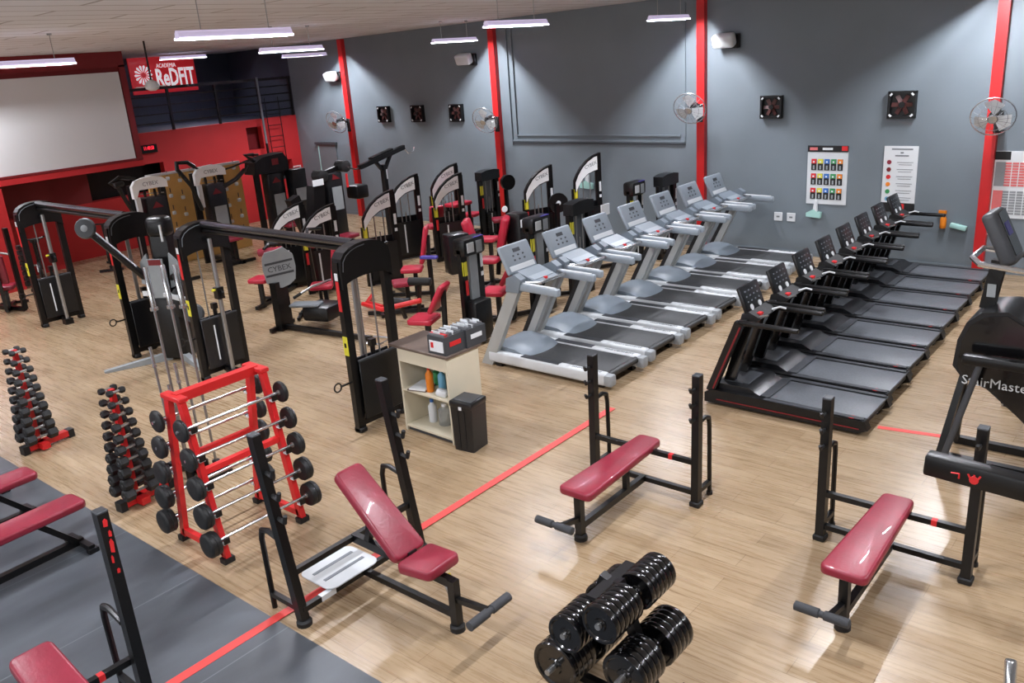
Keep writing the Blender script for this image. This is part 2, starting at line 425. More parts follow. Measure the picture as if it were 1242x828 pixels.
# rubber mat and red floor tapes
mb = MB('rubber_floor'); mb.box((-7.5, -0.2, 0.004), (11.4, 6.28, 0.008)); tag(mb.build('rubber_mat'), 'dark grey rubber mat covering the near left part of the wooden floor', 'floor mat')
mb = MB('tape'); mb.box((-5.17, 4.3, 0.0095), (0.085, 6.7, 0.003)); tag(mb.build('floor_tape'), 'long red tape line running across mat and wood beside the incline bench', 'floor tape')
mb = MB('tape'); mb.beam((-2.5, 8.64, 0.002), (-1.5, 8.8, 0.002), 0.07, 0.003); tag(mb.build('floor_tape'), 'short red tape line between nearest black treadmill and stair climber', 'floor tape')

# projection screen
mb = MB('screen'); mb.box((-19.56, 5.0, 3.26), (0.04, 9.66, 1.9)); tag(mb.build('projection_screen'), 'wide white projection screen on the dark red wall', 'projection screen')

# hanging batten lamps
def lamp_body():
    b = MB('lamp_body')
    for s in (-1, 1):
        b.prism([(0, 0.024), (0.051, -0.034), (0.054, -0.031), (0.014, 0.04)], (0, 0, 0), (s, 0, 0), (0, 0, 1), 1.34)
    b.box((0, 0, 0.035), (0.04, 1.34, 0.02)); b.box((0, -0.667, -0.003), (0.07, 0.006, 0.055)); b.box((0, 0.667, -0.003), (0.07, 0.006, 0.055))
    return b
def make_lamp():
    r = thing('hanging_lamp', 'x', 'lamp', group='tube lamps hanging from the ceiling')
    lamp_body().build('reflector_housing', r)
    t = MB('tube'); t.cyl((0, -0.63, 0.011), (0, 0.63, 0.011), 0.006, 8)
    for s in (-1, 1): t.box((s * 0.0525, 0, -0.032), (0.008, 1.34, 0.022))
    t.build('fluorescent_tube', r)
    for y in (-0.4, 0.4):
        w = MB('steel'); w.cyl((0, y, 0.05), (0, y, 0.38), 0.006, 6); w.lathe([(0.035, 0.36), (0.035, 0.385)], (0, y, 0), seg=8); w.build('suspension_rod', r)
    return r
LAMPS = {(-13.3, 5.4): 'tube lamp at the upper left edge, hanging before the white screen', (-8.1, 5.4): 'largest tube lamp, hanging at upper left in front of the red sign',
         (-13.3, 9.95): 'tube lamp hanging to the right of and below the largest one', (-18.5, 14.15): 'dim tube lamp hanging farthest left near the railing corner',
         (-13.3, 14.2): 'smaller tube lamp near the grey wall left of the second red stripe', (-8.1, 9.95): 'middle tube lamp hanging over the second red stripe',
         (-8.1, 14.2): 'tube lamp hanging near the grey wall beside the third red stripe'}
lamp0 = None; hid = 0
def area(x, y, z, pw):
    for sg in (-1, 1):
        l = bpy.data.lights.new('lamp_light', 'AREA'); l.shape = 'RECTANGLE'; l.size = 0.017; l.size_y = 1.22; l.energy = pw / 2; l.color = (0.93, 0.95, 1.0)
        o = bpy.data.objects.new('lamp_light', l); C.objects.link(o); o.location = (x + sg * .0085, y, z); o.rotation_euler = (0, -sg * 1.0, 0)
PW = 255
for (x, y) in [(a, b) for a in (-18.5, -13.3, -8.1, -3.1, 2.1) for b in (0.9, 5.4, 9.95, 14.2)]:
    if (x, y) == (-18.5, 9.95): continue
    z = 4.33 if x < -10 else 4.36
    dz = ceil_z(x) - z - 0.38
    lab = LAMPS.get((x, y))
    if lab:
        if lamp0 is None: lamp0 = make_lamp(); r = lamp0; r.location = (x, y, z + dz * 0.5); r['label'] = lab
        else: r = dup(lamp0, (x, y, z + dz * 0.5), 0, lab)
    else:
        hid += 1; o = struct(lamp_body().build('trim_%d' % (10 + hid))); o.location = (x, y, z + dz * 0.5)  # bare lamp housing, mostly out of view, added to shape the wall light
    area(x, y, z - 0.001 + dz * 0.5, PW * (0.45 if (x, y) == (-18.5, 14.15) else 1.0))
l = bpy.data.lights.new('ceiling_fill_light', 'AREA'); l.shape = 'RECTANGLE'; l.size = 16; l.size_y = 2.6; l.energy = 750; l.color = (0.95, 0.97, 1.0)  # added fill behind the camera to brighten the ceiling, no real window
o = bpy.data.objects.new('ceiling_fill_light', l); C.objects.link(o); o.location = (-7, -5.3, 2.2); o.rotation_euler = (PI / 2 + .75, 0, 0)
r = dup(lamp0, (-22.3, 13.1, 4.5), 0, 'bright tube lamp at the mezzanine ceiling touching the red sign')
area(-22.3, 13.1, 4.499, 60)

# sign on the mezzanine back wall
r = thing('wall_sign', 'red gym sign with white starburst above the mezzanine railing', 'sign', (-23.93, 13.35, 4.1))
b = MB('sign_red_glare'); b.box((0, 0, 0), (0.05, 2.0, 0.98), bev=0.01); b.build('sign_board', r)
text_mesh('lettering', 'ReDFIT', 0.66, 'sign_white_glare', r, (0.035, 0.33, -0.1), (0, 1, 0), (0, 0, 1), xs=0.58, bold=.014)
text_mesh('small_lettering', 'ACADEMIA', 0.16, 'sign_white_glare', r, (0.035, 0.1, 0.24), (0, 1, 0), (0, 0, 1), xs=0.75)
b = MB('sign_white_glare')
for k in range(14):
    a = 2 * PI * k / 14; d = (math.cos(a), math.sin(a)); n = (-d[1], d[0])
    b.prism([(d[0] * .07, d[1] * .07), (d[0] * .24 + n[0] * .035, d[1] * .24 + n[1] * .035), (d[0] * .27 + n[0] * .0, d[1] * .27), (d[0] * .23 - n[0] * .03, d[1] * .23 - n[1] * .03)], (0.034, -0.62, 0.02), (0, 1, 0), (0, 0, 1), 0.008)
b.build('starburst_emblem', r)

# mezzanine railing
r = thing('railing', 'black horizontal-bar railing along the edge of the mezzanine', 'railing', (-20.98, 10.2, 2.75))
for y in (0.1, 1.5, 2.85, 4.15, 5.2):
    b = MB('black'); b.beam((0, y, 0), (0, y, 1.03), 0.06, 0.06); b.build('post', r)
b = MB('black'); b.beam((0, 0, 1.03), (0, 5.25, 1.03), 0.07, 0.07); b.build('top_rail', r)
for k in range(4):
    b = MB('black'); b.cyl((0, 0, 0.2 + k * 0.21), (0, 5.25, 0.2 + k * 0.21), 0.018, 6); b.build('rail_bar', r)
# cage ladder up to the mezzanine
r = thing('ladder', 'thin black steel ladder with side hoops climbing the red wall', 'ladder', (-20.85, 14.55, 0))
for y in (-0.12, 0.32):
    b = MB('black'); b.cyl((0, y, 1.0), (0, y, 3.3), 0.014, 6); b.build('side_rail', r)
for k in range(6):
    b = MB('black'); b.cyl((0, -0.12, 1.35 + k * .3), (0, .32, 1.35 + k * .3), 0.011, 6); b.build('rung', r)
r = MB('black'); r.cyl((0, 0, 0), (0, 0, 2.1), 0.035, 8); r.setm('mid_grey').cyl((0, 0, 2.1), (0, 0, 3.85), 0.03, 8)
o = r.build('fire_pole'); o.location = (-20.75, 14.22, 0); tag(o, 'upright two-tone pole standing left of the ladder at the red wall', 'pole')
# LED clock
r = thing('digital_clock', 'small black digital clock with red digits on red wall below railing', 'clock', (-20.97, 10.92, 2.36))
b = MB('black'); b.box((0, 0, 0), (0.06, 0.44, 0.2), bev=0.008); b.build('clock_case', r)
text_mesh('digits', '11:40:58', 0.13, 'led', r, (0.034, -0.01, 0.02), (0, 1, 0), (0, 0, 1), xs=0.62)
# small white emergency sign on the red wall
r = thing('wall_notice', 'small white and red notice on the red wall beside the low window', 'sign', (-20.97, 15.27, 1.2))
b = MB('white'); b.box((0, 0, 0), (0.015, 0.26, 0.28)); b.build('notice_plate', r)
b = MB('red_sticker'); b.box((0.01, -0.06, -0.01), (0.006, 0.05, 0.2)); b.box((0.01, 0.05, -0.01), (0.006, 0.05, 0.2)); b.box((0.01, 0.0, 0.11), (0.006, 0.22, 0.02)); b.build('notice_marks', r)
# ceiling fan on a long rod
r = thing('ceiling_fan', 'ceiling fan with pale motor hanging on a long dark rod by the sign', 'fan', (-16.0, 8.65, 3.85))
b = MB('black'); b.cyl((0, 0, 0.1), (0, 0, ceil_z(-16) - 3.85), 0.018, 8); b.build('rod', r)
b = MB('offwhite'); b.lathe([(0.03, 0.14), (0.1, 0.1), (0.13, 0.04), (0.12, -0.02), (0.05, -0.06)], seg=14); b.build('motor', r)
for k in range(3):
    a = k * 2 * PI / 3 + 0.4; b = MB('offwhite'); b.box((math.cos(a) * .2, math.sin(a) * .2, 0.02), (.22, .1, .008), (0.1, 0, a)); b.build('blade', r)

# wall fans at the stripes
def make_fan():
    r = thing('wall_fan', 'x', 'fan', group='caged fans on the red stripes')
    b = MB('black_matte'); b.box((0, 0, -0.12), (0.12, 0.06, 0.34), bev=0.01); b.beam((0, -0.02, -0.05), (0, -0.2, 0.02), 0.05, 0.05); b.build('bracket', r)
    b = MB('black_matte'); b.cyl((0, -0.18, 0.03), (0, -0.36, 0.0), 0.075, 12); b.build('motor', r)
    b = MB('cage'); ax = Vector((0.18, -1, -0.42)).normalized(); c = Vector((0, -0.42, 0.0))
    b.torus(c, 0.31, 0.01, ax, 24, 5); b.torus(c + ax * .07, 0.2, 0.004, ax, 20, 4); b.torus(c + ax * .09, 0.07, 0.006, ax, 14, 4)
    ref = ax.cross(Vector((0, 0, 1))).normalized(); w = ax.cross(ref)
    for k in range(18):
        a = 2 * PI * k / 18; d = ref * math.cos(a) + w * math.sin(a)
        b.tube([c + d * .3, c + d * .26 + ax * .05, c + d * .12 + ax * .085, c + ax * .09 + d * .05], 0.0028, 4, False)
    b.build('cage', r)
    b = MB('fan_blade')
    for k in range(3):
        a = 2 * PI * k / 3 + 0.5; pts = []
        for (rr, da) in ((0.04, -0.4), (0.25, -0.6), (0.285, 0.0), (0.25, 0.6), (0.04, 0.4)): pts.append((rr * math.cos(a + da), rr * math.sin(a + da)))
        nn = (ref * math.cos(a) + w * math.sin(a)); sd = (-ref * math.sin(a) + w * math.cos(a))
        vs = [c + ref * p[0] + w * p[1] + ax * (0.03 * (1 if i < 2 else (-1 if i > 2 else 0))) for i, p in enumerate(pts)]
        b.add(vs, [(0, 1, 2, 3, 4)]); b.add([v + ax * .003 for v in vs], [(4, 3, 2, 1, 0)])
    b.build('blades', r)
    b = MB('chrome'); b.lathe([(0.07, 0.084), (0.06, 0.1)], c, ax, 12); b.build('badge', r)
    return r
f0 = make_fan(); f0.location = (-2.98, WY - 0.12, 2.56); f0['label'] = 'caged chrome wall fan on the right red stripe above the grid chart'
for x, z, l in ((-8.12, 2.76, 'caged chrome wall fan on the red stripe below the white floodlight'), (-13.3, 2.58, 'caged chrome wall fan at the left end of the framed wall panel'), (-18.55, 2.58, 'dark wall fan turned sideways on the leftmost red stripe')):
    dup(f0, (x, WY - 0.12, z), None, l)
# extractor boxes
def make_ext():
    r = thing('extractor_fan', 'x', 'extractor fan', group='square extractor fans in the grey wall')
    b = MB('black'); 
    for (cx, cz, sx, sz) in ((-.2, 0, .04, .44), (.2, 0, .04, .44), (0, .2, .44, .04), (0, -.2, .44, .04)): b.box((cx, -0.02, cz), (sx, 0.1, sz))
    b.box((0, 0.02, 0), (.42, .02, .42)); b.build('frame', r)
    b = MB('fan_brown')
    for k in range(6):
        a = k * PI / 3; b.box((math.cos(a) * .1, -0.015, math.sin(a) * .1), (.14, .01, .07), (0.3, -a, 0))
    b.build('blades', r)
    b = MB('black'); b.cyl((0, -.05, 0), (0, 0.01, 0), 0.05, 10); b.build('hub', r)
    b = MB('white')
    for sx in (-1, 1):
        for sz in (-1, 1): b.box((sx * .17, -.07, sz * .17), (.05, .012, .03), (0, sx * sz * .78, 0))
    b.build('corner_clips', r)
    return r
e0 = make_ext(); e0.location = (-4.45, WY - .03, 2.72); e0['label'] = 'rightmost square extractor fan, above the white colour chart'
for x, l in ((-6.72, 'square extractor fan above the coloured card board'), (-14.62, 'square extractor fan nearest the second red stripe, below a floodlight'), (-15.95, 'middle one of the three square extractor fans on the left wall bay'), (-17.2, 'leftmost square extractor fan, beside the sideways dark fan')):
    o = dup(e0, (x, WY - .03, 2.72), None, l); o.scale = (0.92, 1, 0.92)
# floodlights
def make_flood():
    r = thing('floodlight', 'x', 'floodlight', group='white floodlights high on the grey wall')
    b = MB('lamp_glass'); b.pad((0, -0.2, 0), (0.42, 0.2, 0.24), (0.35, 0, 0), 0.05, 3); b.build('lamp_head', r)
    b = MB('black'); b.box((0.1, -0.05, -0.02), (0.28, 0.1, 0.26), bev=0.02); b.build('bracket_box', r)
    return r
q0 = make_flood(); q0.location = (-7.6, WY - .0, 3.93); q0['label'] = 'white floodlight on the grey wall right of the third red stripe'
for x, z, l in ((-14.1, 3.93, 'white floodlight on the grey wall left of the second red stripe'), (-18.95, 3.73, 'white floodlight at the far left of the grey wall by the first red stripe')): dup(q0, (x, WY, z), None, l)

# posters
r = thing('card_board', 'white wall board with rows of small coloured cards under a black header', 'notice board', (-5.66, WY - .012, 1.5))
b = MB('offwhite'); b.box((0, 0, -.04), (0.72, 0.02, 0.94)); b.build('board', r)
b = MB('black_matte'); b.box((0.0, -.012, 0.48), (0.72, 0.014, 0.11)); b.setm('red_sticker').box((0.3, -.022, 0.49), (0.1, 0.006, 0.08)); b.setm('white').box((0, -.022, .48), (.18, .006, .04)); b.setm('grid_red').box((-.25, -.022, .48), (.14, .006, .05)); b.build('header', r)
cols = ['red_sticker', 'yellow', 'blue', 'green', 'orange']
for rr in range(3):
    for cc in range(5):
        b = MB('black_matte'); x = -0.24 + cc * .118; z = 0.2 - rr * .26
        b.box((x, -.014, z), (.092, .01, .2)); b.setm(cols[cc]).box((x, -.021, z + .06), (.088, .005, .08)); b.setm('placard').box((x, -.021, z - .05), (.03, .005, .07)); b.setm('white').box((x, -.025, z + .05), (.03, .004, .03)); b.build('card', r)
r = thing('colour_chart', 'white poster with a column of coloured dots and black foot band', 'poster', (-4.42, WY - .012, 1.5))
b = MB('white'); b.box((0, 0, 0.05), (0.55, 0.015, 0.98)); b.build('sheet', r)
b = MB('ink')
for k, (w, z) in enumerate(((.34, .49), (.05, .43), (.22, .38))): b.box((0.02, -.01, z), (w, .004, .022))
for k in range(6):
    for j in range(2): b.box((.08, -.01, .27 - k * .12 - j * .04), (.26 - .05 * j, .003, .008))
b.build('printed_lines', r)
for k, cname in enumerate(('maroon', 'red_dark', 'red_sticker', 'orange', 'green', 'skyblue')):
    b = MB(cname); b.lathe([(.038, 0), (.038, .006)], (-.18, -.008, .27 - k * .125), (0, -1, 0), 10); b.build('colour_dot', r)
b = MB('black_matte'); b.box((0, -.0, -.5), (0.55, 0.016, 0.16)); b.setm('red_sticker').box((.05, -.01, -.48), (.12, .006, .09)); b.build('foot_band', r)
r = thing('timetable_chart', 'white timetable poster with pink and grey grid at the right edge', 'poster', (-2.6, WY - .012, 1.45))
b = MB('white'); b.box((0, 0, 0), (0.78, 0.015, 1.06)); b.build('sheet', r)
b = MB('black_matte'); b.box((-.28, -.01, .46), (.22, .006, .13)); b.setm('grid_red').box((.14, -.01, .46), (.26, .005, .07)); b.build('header', r)
for (z0, c1, c2) in ((.17, 'grid_grey', 'grid_red'), (-.28, 'grid_red', 'grid_grey')):
    b = MB(c1); b.box((-.3, -.01, z0), (.14, .005, .38)); b.setm(c2)
    for k in range(6):
        for j in range(9): b.box((-.19 + k * .1, -.01, z0 + .17 - j * .043), (.085, .005, .032))
    b.build('grid', r)
# sockets, wall bottles and cloth holders
for x, l in ((-6.55, 'white wall socket, left one of the pair below the card board'), (-6.3, 'white wall socket, right one of the pair below the card board')):
    r = thing('wall_socket', l, 'socket', (x, WY - .006, 0.71)); b = MB('white'); b.box((0, 0, 0), (.16, .02, .16), bev=.006); b.build('plate', r); b = MB('ink'); b.box((0, -.012, 0), (.06, .004, .03)); b.build('outlet', r)
r = thing('wall_socket', 'white wall socket behind the stair climber console below the timetable', 'socket', (-3.0, WY - .006, 0.72)); b = MB('white'); b.box((0, 0, 0), (.14, .02, .18), bev=.006); b.build('plate', r)
def cloth(x, z, l, big=1.0):
    r = thing('cloth_holder', l, 'cloth holder', (x, WY - .05, z))
    b = MB('aqua'); b.prism([(-.14, -.1), (.12, -.12), (.13, -.02), (.05, .0), (.0, .04), (-.14, -.03)], (0, 0, 0), (big, 0, 0), (0, 0, big), .08); b.build('cloth', r)
    b = MB('white'); b.prism([(-.02, .0), (.06, .0), (.05, .2), (.01, .22)], (0, -.01, 0), (big, 0, 0), (0, 0, big), .05); b.build('bottle_neck', r)
cloth(-5.85, .86, 'pale green cleaning cloth and spray bottle hung below the card board')
cloth(-10.9, 1.2, 'pale green cleaning cloth hung on the wall behind the arched machines', 1.2)
r = thing('spray_bottle', 'orange spray bottle hung on the grey wall left of the right red stripe', 'spray bottle', (-3.66, WY - .05, .84))
b = MB('orange'); b.lathe([(.045, -.14), (.05, -.1), (.05, .02), (.02, .08), (.02, .1)], seg=10); b.build('bottle', r)
b = MB('orange'); b.box((-.02, 0, .13), (.12, .04, .05)); b.beam((-.04, 0, .12), (-.06, 0, .06), .015, .015, (0, 1, 0)); b.build('trigger_head', r)
r = thing('cleaning_cloth', 'pale green cloth on a small shelf beside the orange spray bottle', 'cloth', (-3.42, WY - .06, .74)); b = MB('aqua'); b.pad((0, 0, 0), (.26, .1, .08), (0, .2, 0), .02, 2); b.build('folded_cloth', r)
# ------------------------------------------------------------------ treadmills
def silver_treadmill():
    r = thing('treadmill', 'x', 'treadmill', group='silver treadmills in a row')
    for y, s in ((0.065, -1), (0.815, 1)):
        b = MB('silver_light'); b.pad((1.08, y, 0.125), (1.9, 0.13, 0.16), None, 0.035, 3)
        b.setm('silver').pad((2.06, y, 0.12), (0.12, 0.135, 0.15), None, 0.03, 2)
        b.setm('dark_grey').pad((1.0, y, 0.203), (0.62, 0.1, 0.012), None, 0.005, 1); rail = b.build('side_rail', r)
        text_mesh('lettering', 'movement', 0.085, 'mid_grey', rail, (1.72, y, 0.207), (1, 0, 0), (0, 1, 0), 0.001, 1.2)
    b = MB('belt'); b.pad((1.3, 0.44, 0.17), (1.5, 0.62, 0.045), None, 0.02, 2); b.setm('black').cyl((2.0, 0.12, .15), (2.0, .76, .15), .045, 10); b.build('belt', r)
    b = MB('black'); b.box((1.05, .44, .1), (1.8, .6, .07)); b.box((.3, .06, .025), (.1, .08, .05)); b.box((.3, .82, .025), (.1, .08, .05)); b.box((1.92, .1, .025), (.08, .08, .05)); b.box((1.92, .78, .025), (.08, .08, .05)); b.build('deck_frame', r)
    # motor hood: bulged in the middle
    bm = MB('hood_grey'); n = 9; prof = [(.12, .05), (.12, .22), (.2, .29), (.36, .32), (.58, .3), (.76, .235), (.84, .19)]
    vs = []
    for i in range(n):
        t = i / (n - 1); y = .09 + .7 * t; k = 1 - (2 * t - 1) ** 6 * .2; kx = 1 - abs(2 * t - 1) ** 2 * .1
        for (x, z) in prof: vs.append((.12 + (x - .12) * kx, y, .05 + (z - .05) * k))
    m = len(prof); fs = [(i * m + j, (i + 1) * m + j, (i + 1) * m + j + 1, i * m + j + 1) for i in range(n - 1) for j in range(m - 1)]
    fs.append(tuple(range(m))); fs.append(tuple((n - 1) * m + j for j in range(m)))
    bm.add(vs, fs); bm.build('motor_hood', r)
    for y, s in ((0.05, 1), (0.83, -1)):
        b = MB('upright_grey'); b.prism([(0.0, .0), (.19, .0), (.74, 1.1), (.56, 1.1)], (0, y, 0), (1, 0, 0), (0, 0, 1), .085)
        b.setm('black_matte').prism([(.09, .2), (.165, .2), (.60, 1.05), (.535, 1.05)], (0, y + s * .044, 0), (1, 0, 0), (0, 0, 1), .008)
        b.setm('hood_grey').prism([(.54, 1.08), (.75, 1.08), (.80, 1.26), (.7, 1.32), (.56, 1.26)], (0, y, 0), (1, 0, 0), (0, 0, 1), .11); b.build('upright', r)
        b = MB('tread_grey'); b.pad((1.04, y, 1.15), (.66, .085, .1), (0, .02, 0), .025, 2); b.setm('silver_light').pad((1.02, y, 1.202), (.58, .05, .012), (0, .02, 0), .005, 1); b.build('handrail', r)
    b = MB('hood_grey'); b.prism([(.5, 1.1), (.78, 1.1), (.92, 1.17), (.8, 1.22), (.58, 1.3), (.5, 1.26)], (0, .44, 0), (1, 0, 0), (0, 0, 1), .46); b.box((.66, .44, 1.14), (.14, .76, .1)); b.setm('tread_grey').box((.74, .44, 1.236), (.2, .4, .012), (0, .3, 0)); b.build('dashboard', r)
    b = MB('chrome'); b.tube([(.8, .1, 1.2), (.98, .18, 1.2), (.98, .7, 1.2), (.8, .78, 1.2)], .016, 8); b.build('grip_bar', r)
    b = MB('tread_grey'); R = Euler((0, 1.13, 0)).to_matrix()
    cc = Vector((.42, .42, 1.43)); b.pad(cc, (.4, .6, .06), R, .028, 3)
    b.setm('offwhite').pad(cc + R @ Vector((.13, 0, .029)), (.07, .5, .008), R, .003, 1)
    b.setm('dark_grey').box(cc + R @ Vector((-.1, 0, .031)), (.05, .14, .006), R)
    for i in range(2):
        for j in range(3): b.box(cc + R @ Vector((-.03 + i * .06, -.1 + j * .1, .031)), (.022, .03, .006), R)
    b.build('console', r)
    b = MB('red_sticker'); b.box((.86, .44, 1.2), (.04, .04, .03)); b.build('safety_key', r)
    return r
t0 = silver_treadmill(); P0 = (-7.58, 8.07)
SL = ['nearest silver treadmill, its front foot close to the cream cabinet', 'second silver treadmill counted from the cream cabinet', 'third silver treadmill counted from the cream cabinet', 'fourth silver treadmill, middle one of its row', 'fifth silver treadmill counted from the cream cabinet', 'sixth silver treadmill, next to last before the grey wall', 'farthest silver treadmill, right against the grey wall']
for i in range(7):
    p = (P0[0] - .03 * i, P0[1] + 1.0 * i, 0)
    if i == 0: t0.location = p; t0['label'] = SL[0]
    else: dup(t0, p, 0, SL[i])

def black_treadmill():
    r = thing('treadmill', 'x', 'treadmill', group='black treadmills in a row')
    for y in (.05, .75):
        b = MB('black'); b.prism([(0, .03), (1.74, .03), (1.84, .08), (1.8, .17), (.7, .185), (.1, .19), (.0, .14)], (0, y, 0), (1, 0, 0), (0, 0, 1), .1)
        b.setm('dark_grey').box((1.2, y, .182), (1.15, .06, .006)); b.setm('red_dark').box((.95, y + (-.052 if y < .4 else .052), .08), (1.6, .005, .012))
        
        if y < .4: b.setm('red_sticker').lathe([(.04, 0), (.04, .004)], (1.66, y, .18), (0, 0, 1), 10)
        b.build('side_rail', r)
    b = MB('belt_black'); b.pad((1.24, .4, .165), (1.12, .6, .03), None, .012, 2); b.setm('black_matte').cyl((1.76, .12, .13), (1.76, .68, .13), .04, 10); b.build('belt', r)
    b = MB('black_matte'); b.box((.95, .4, .09), (1.5, .6, .07)); b.box((1.7, .12, .02), (.08, .08, .04)); b.box((1.7, .68, .02), (.08, .08, .04)); b.box((.12, .12, .02), (.08, .08, .04)); b.box((.12, .68, .02), (.08, .08, .04)); b.build('deck_frame', r)
    b = MB('shield'); b.prism([(.04, .08), (.04, .2), (.12, .25), (.5, .25), (.6, .2), (.66, .17), (.66, .08)], (0, .4, 0), (1, 0, 0), (0, 0, 1), .62)
    b.setm('dark_grey').box((.3, .4, .253), (.3, .4, .008)); b.build('motor_hood', r)
    b = MB('dark_grey'); b.pad((.69, .4, .192), (.11, .62, .02), None, .008, 1); b.build('belt_guard', r)
    for y, s in ((.05, 1), (.75, -1)):
        b = MB('black'); b.beam((.06, y, .16), (.4, y, 1.02), .07, .1, (1, 0, 0)); b.setm('red_dark').beam((.10, y - .04 * 1, .2), (.42, y - .04, .98), .004, .02, (1, 0, 0)); b.build('upright', r)
        b = MB('black'); b.pad((.72, y, 1.02), (.68, .06, .055), (0, .01, 0), .02, 2); b.build('handrail', r)
    b = MB('black_gloss'); b.beam((.2, .24, .24), (.42, .24, .98), .07, .12, (1, 0, 0)); b.beam((.2, .56, .24), (.42, .56, .98), .07, .12, (1, 0, 0)); b.build('centre_strut', r)
    b = MB('black_matte'); b.prism([(.34, .98), (.52, 1.0), (.58, 1.05), (.44, 1.11), (.36, 1.08)], (0, .4, 0), (1, 0, 0), (0, 0, 1), .44); b.beam((.4, .06, 1.0), (.4, .74, 1.0), .08, .06)
    b.setm('red_sticker').box((.52, .3, 1.075), (.05, .07, .03)); b.build('dashboard', r)
    b = MB('offwhite'); b.tube([(.56, .52, 1.07), (.64, .55, 1.1), (.7, .58, 1.08)], .011, 6); b.build('grip', r)
    b = MB('steel'); b.tube([(.56, .2, 1.07), (.66, .2, 1.1)], .011, 6); b.build('grip', r)
    b = MB('shield'); R = Euler((0, 1.2, 0)).to_matrix(); cc = Vector((.36, .4, 1.23)); b.pad(cc, (.3, .46, .05), R, .02, 2); b.setm('mid_grey')
    for i in range(3):
        for j in range(4): b.box(cc + R @ Vector((-.08 + i * .06, -.14 + j * .09, .026)), (.016, .026, .005), R)
    b.setm('offwhite')
    for q in (-.1, .1): b.lathe([(.035, 0), (.035, .008)], cc + R @ Vector((.11, q, .024)), R @ Vector((0, 0, 1)), 10)
    b.build('console', r)
    return r
t1 = black_treadmill(); BP = (-4.34, 8.32)
BL = ['nearest black treadmill, beside the flat benches', 'second black treadmill counted from the flat benches', 'third black treadmill counted from the flat benches', 'fourth black treadmill counted from the flat benches', 'fifth black treadmill counted from the flat benches', 'sixth black treadmill counted from the flat benches', 'seventh black treadmill, next to last before the grey wall', 'farthest black treadmill, below the white colour chart']
for i in range(8):
    p = (BP[0] - .033 * i, BP[1] + .838 * i, 0)
    if i == 0: t1.location = p; t1['label'] = BL[0]
    else: dup(t1, p, 0, BL[i])

# ------------------------------------------------------------------ press benches
def rack_upright(b, x, lean, h):
    b.beam((x, 0, 0.02), (x, lean, h), .075, .06, (0, 1, 0))
def bench_press():
    r = thing('bench_press', 'x', 'weight bench')
    for s in (-1, 1):
        b = MB('black'); b.beam((s * .55, 0, 0.0), (s * .55, .03, 1.25), .07, .075, (0, 1, 0)); b.setm('black_matte').pad((s * .55, 0, .025), (.1, .105, .05), None, .01, 1); u = b.build('upright', r)
        b = MB('dark_grey'); b.pad((s * .55, .03, 1.255), (.075, .08, .02), None, .006, 1); b.build('end_cap', u)
        for z in (.86, 1.0, 1.14):
            b = MB('black_matte'); b.tube([(s * .55, -.02, z), (s * .55, -.09, z), (s * .55, -.11, z + .035)], .014, 6); b.build('bar_hook', u)
        b = MB('black'); b.tube([(s * .55, .03, .8), (s * .55, .17, .81), (s * .55, .235, .78), (s * .55, .25, .7), (s * .55, .255, .0)], .021, 8); b.beam((s * .55, .02, .13), (s * .55, .25, .13), .04, .04); b.setm('black_matte').cyl((s * .55, .255, 0), (s * .55, .255, .03), .03, 8); b.build('support_loop', r)
    b = MB('black'); b.beam((-.55, .0, .43), (.55, 0, .43), .045, .045); b.setm('red_sticker').box((.3, 0, .43), (.04, .047, .047)); b.build('crossbar', r)
    b = MB('black'); b.beam((-.55, .0, .13), (.55, 0, .13), .045, .045); b.build('crossbar', r)
    b = MB('black'); b.beam((0, 0, .13), (0, -1.03, .13), .05, .06); b.build('spine_beam', r)
    b = MB('black'); b.beam((0, -1.03, 0), (0, -1.03, .42), .065, .065, (0, 1, 0)); b.setm('black_matte').lathe([(.058, 0), (.058, .04), (.045, .055)], (0, -1.03, 0), seg=12); b.build('leg', r)
    b = MB('black'); b.beam((0, -.3, .13), (0, -.3, .42), .05, .05, (0, 1, 0)); b.build('leg', r)
    b = MB('maroon'); b.pad((0, -.48, .465), (.33, 1.25, .075), None, .022, 3, taper=.72, corner=.05)
    b.setm('black').box((0, -.48, .42), (.14, 1.1, .02)); b.build('bench_pad', r)
    b = MB('black'); b.beam((0, -1.03, .2), (0, -1.32, .27), .04, .04); b.build('roller_arm', r)
    b = MB('foam'); b.lathe([(.02, 0), (.034, .006), (.034, .17), (.024, .175), (.024, .205), (.034, .21), (.034, .374), (.02, .38)], (-.24, -1.32, .27), (1, 0, 0), 12); b.build('foam_roller', r)
    return r
bp = bench_press(); bp.location = (-3.86, 6.19, 0); bp['label'] = 'flat maroon bench press between the cream cabinet and the black treadmills'
dup(bp, (-1.65, 6.25, 0), 0, 'flat maroon bench press farthest right, before the stair climber')

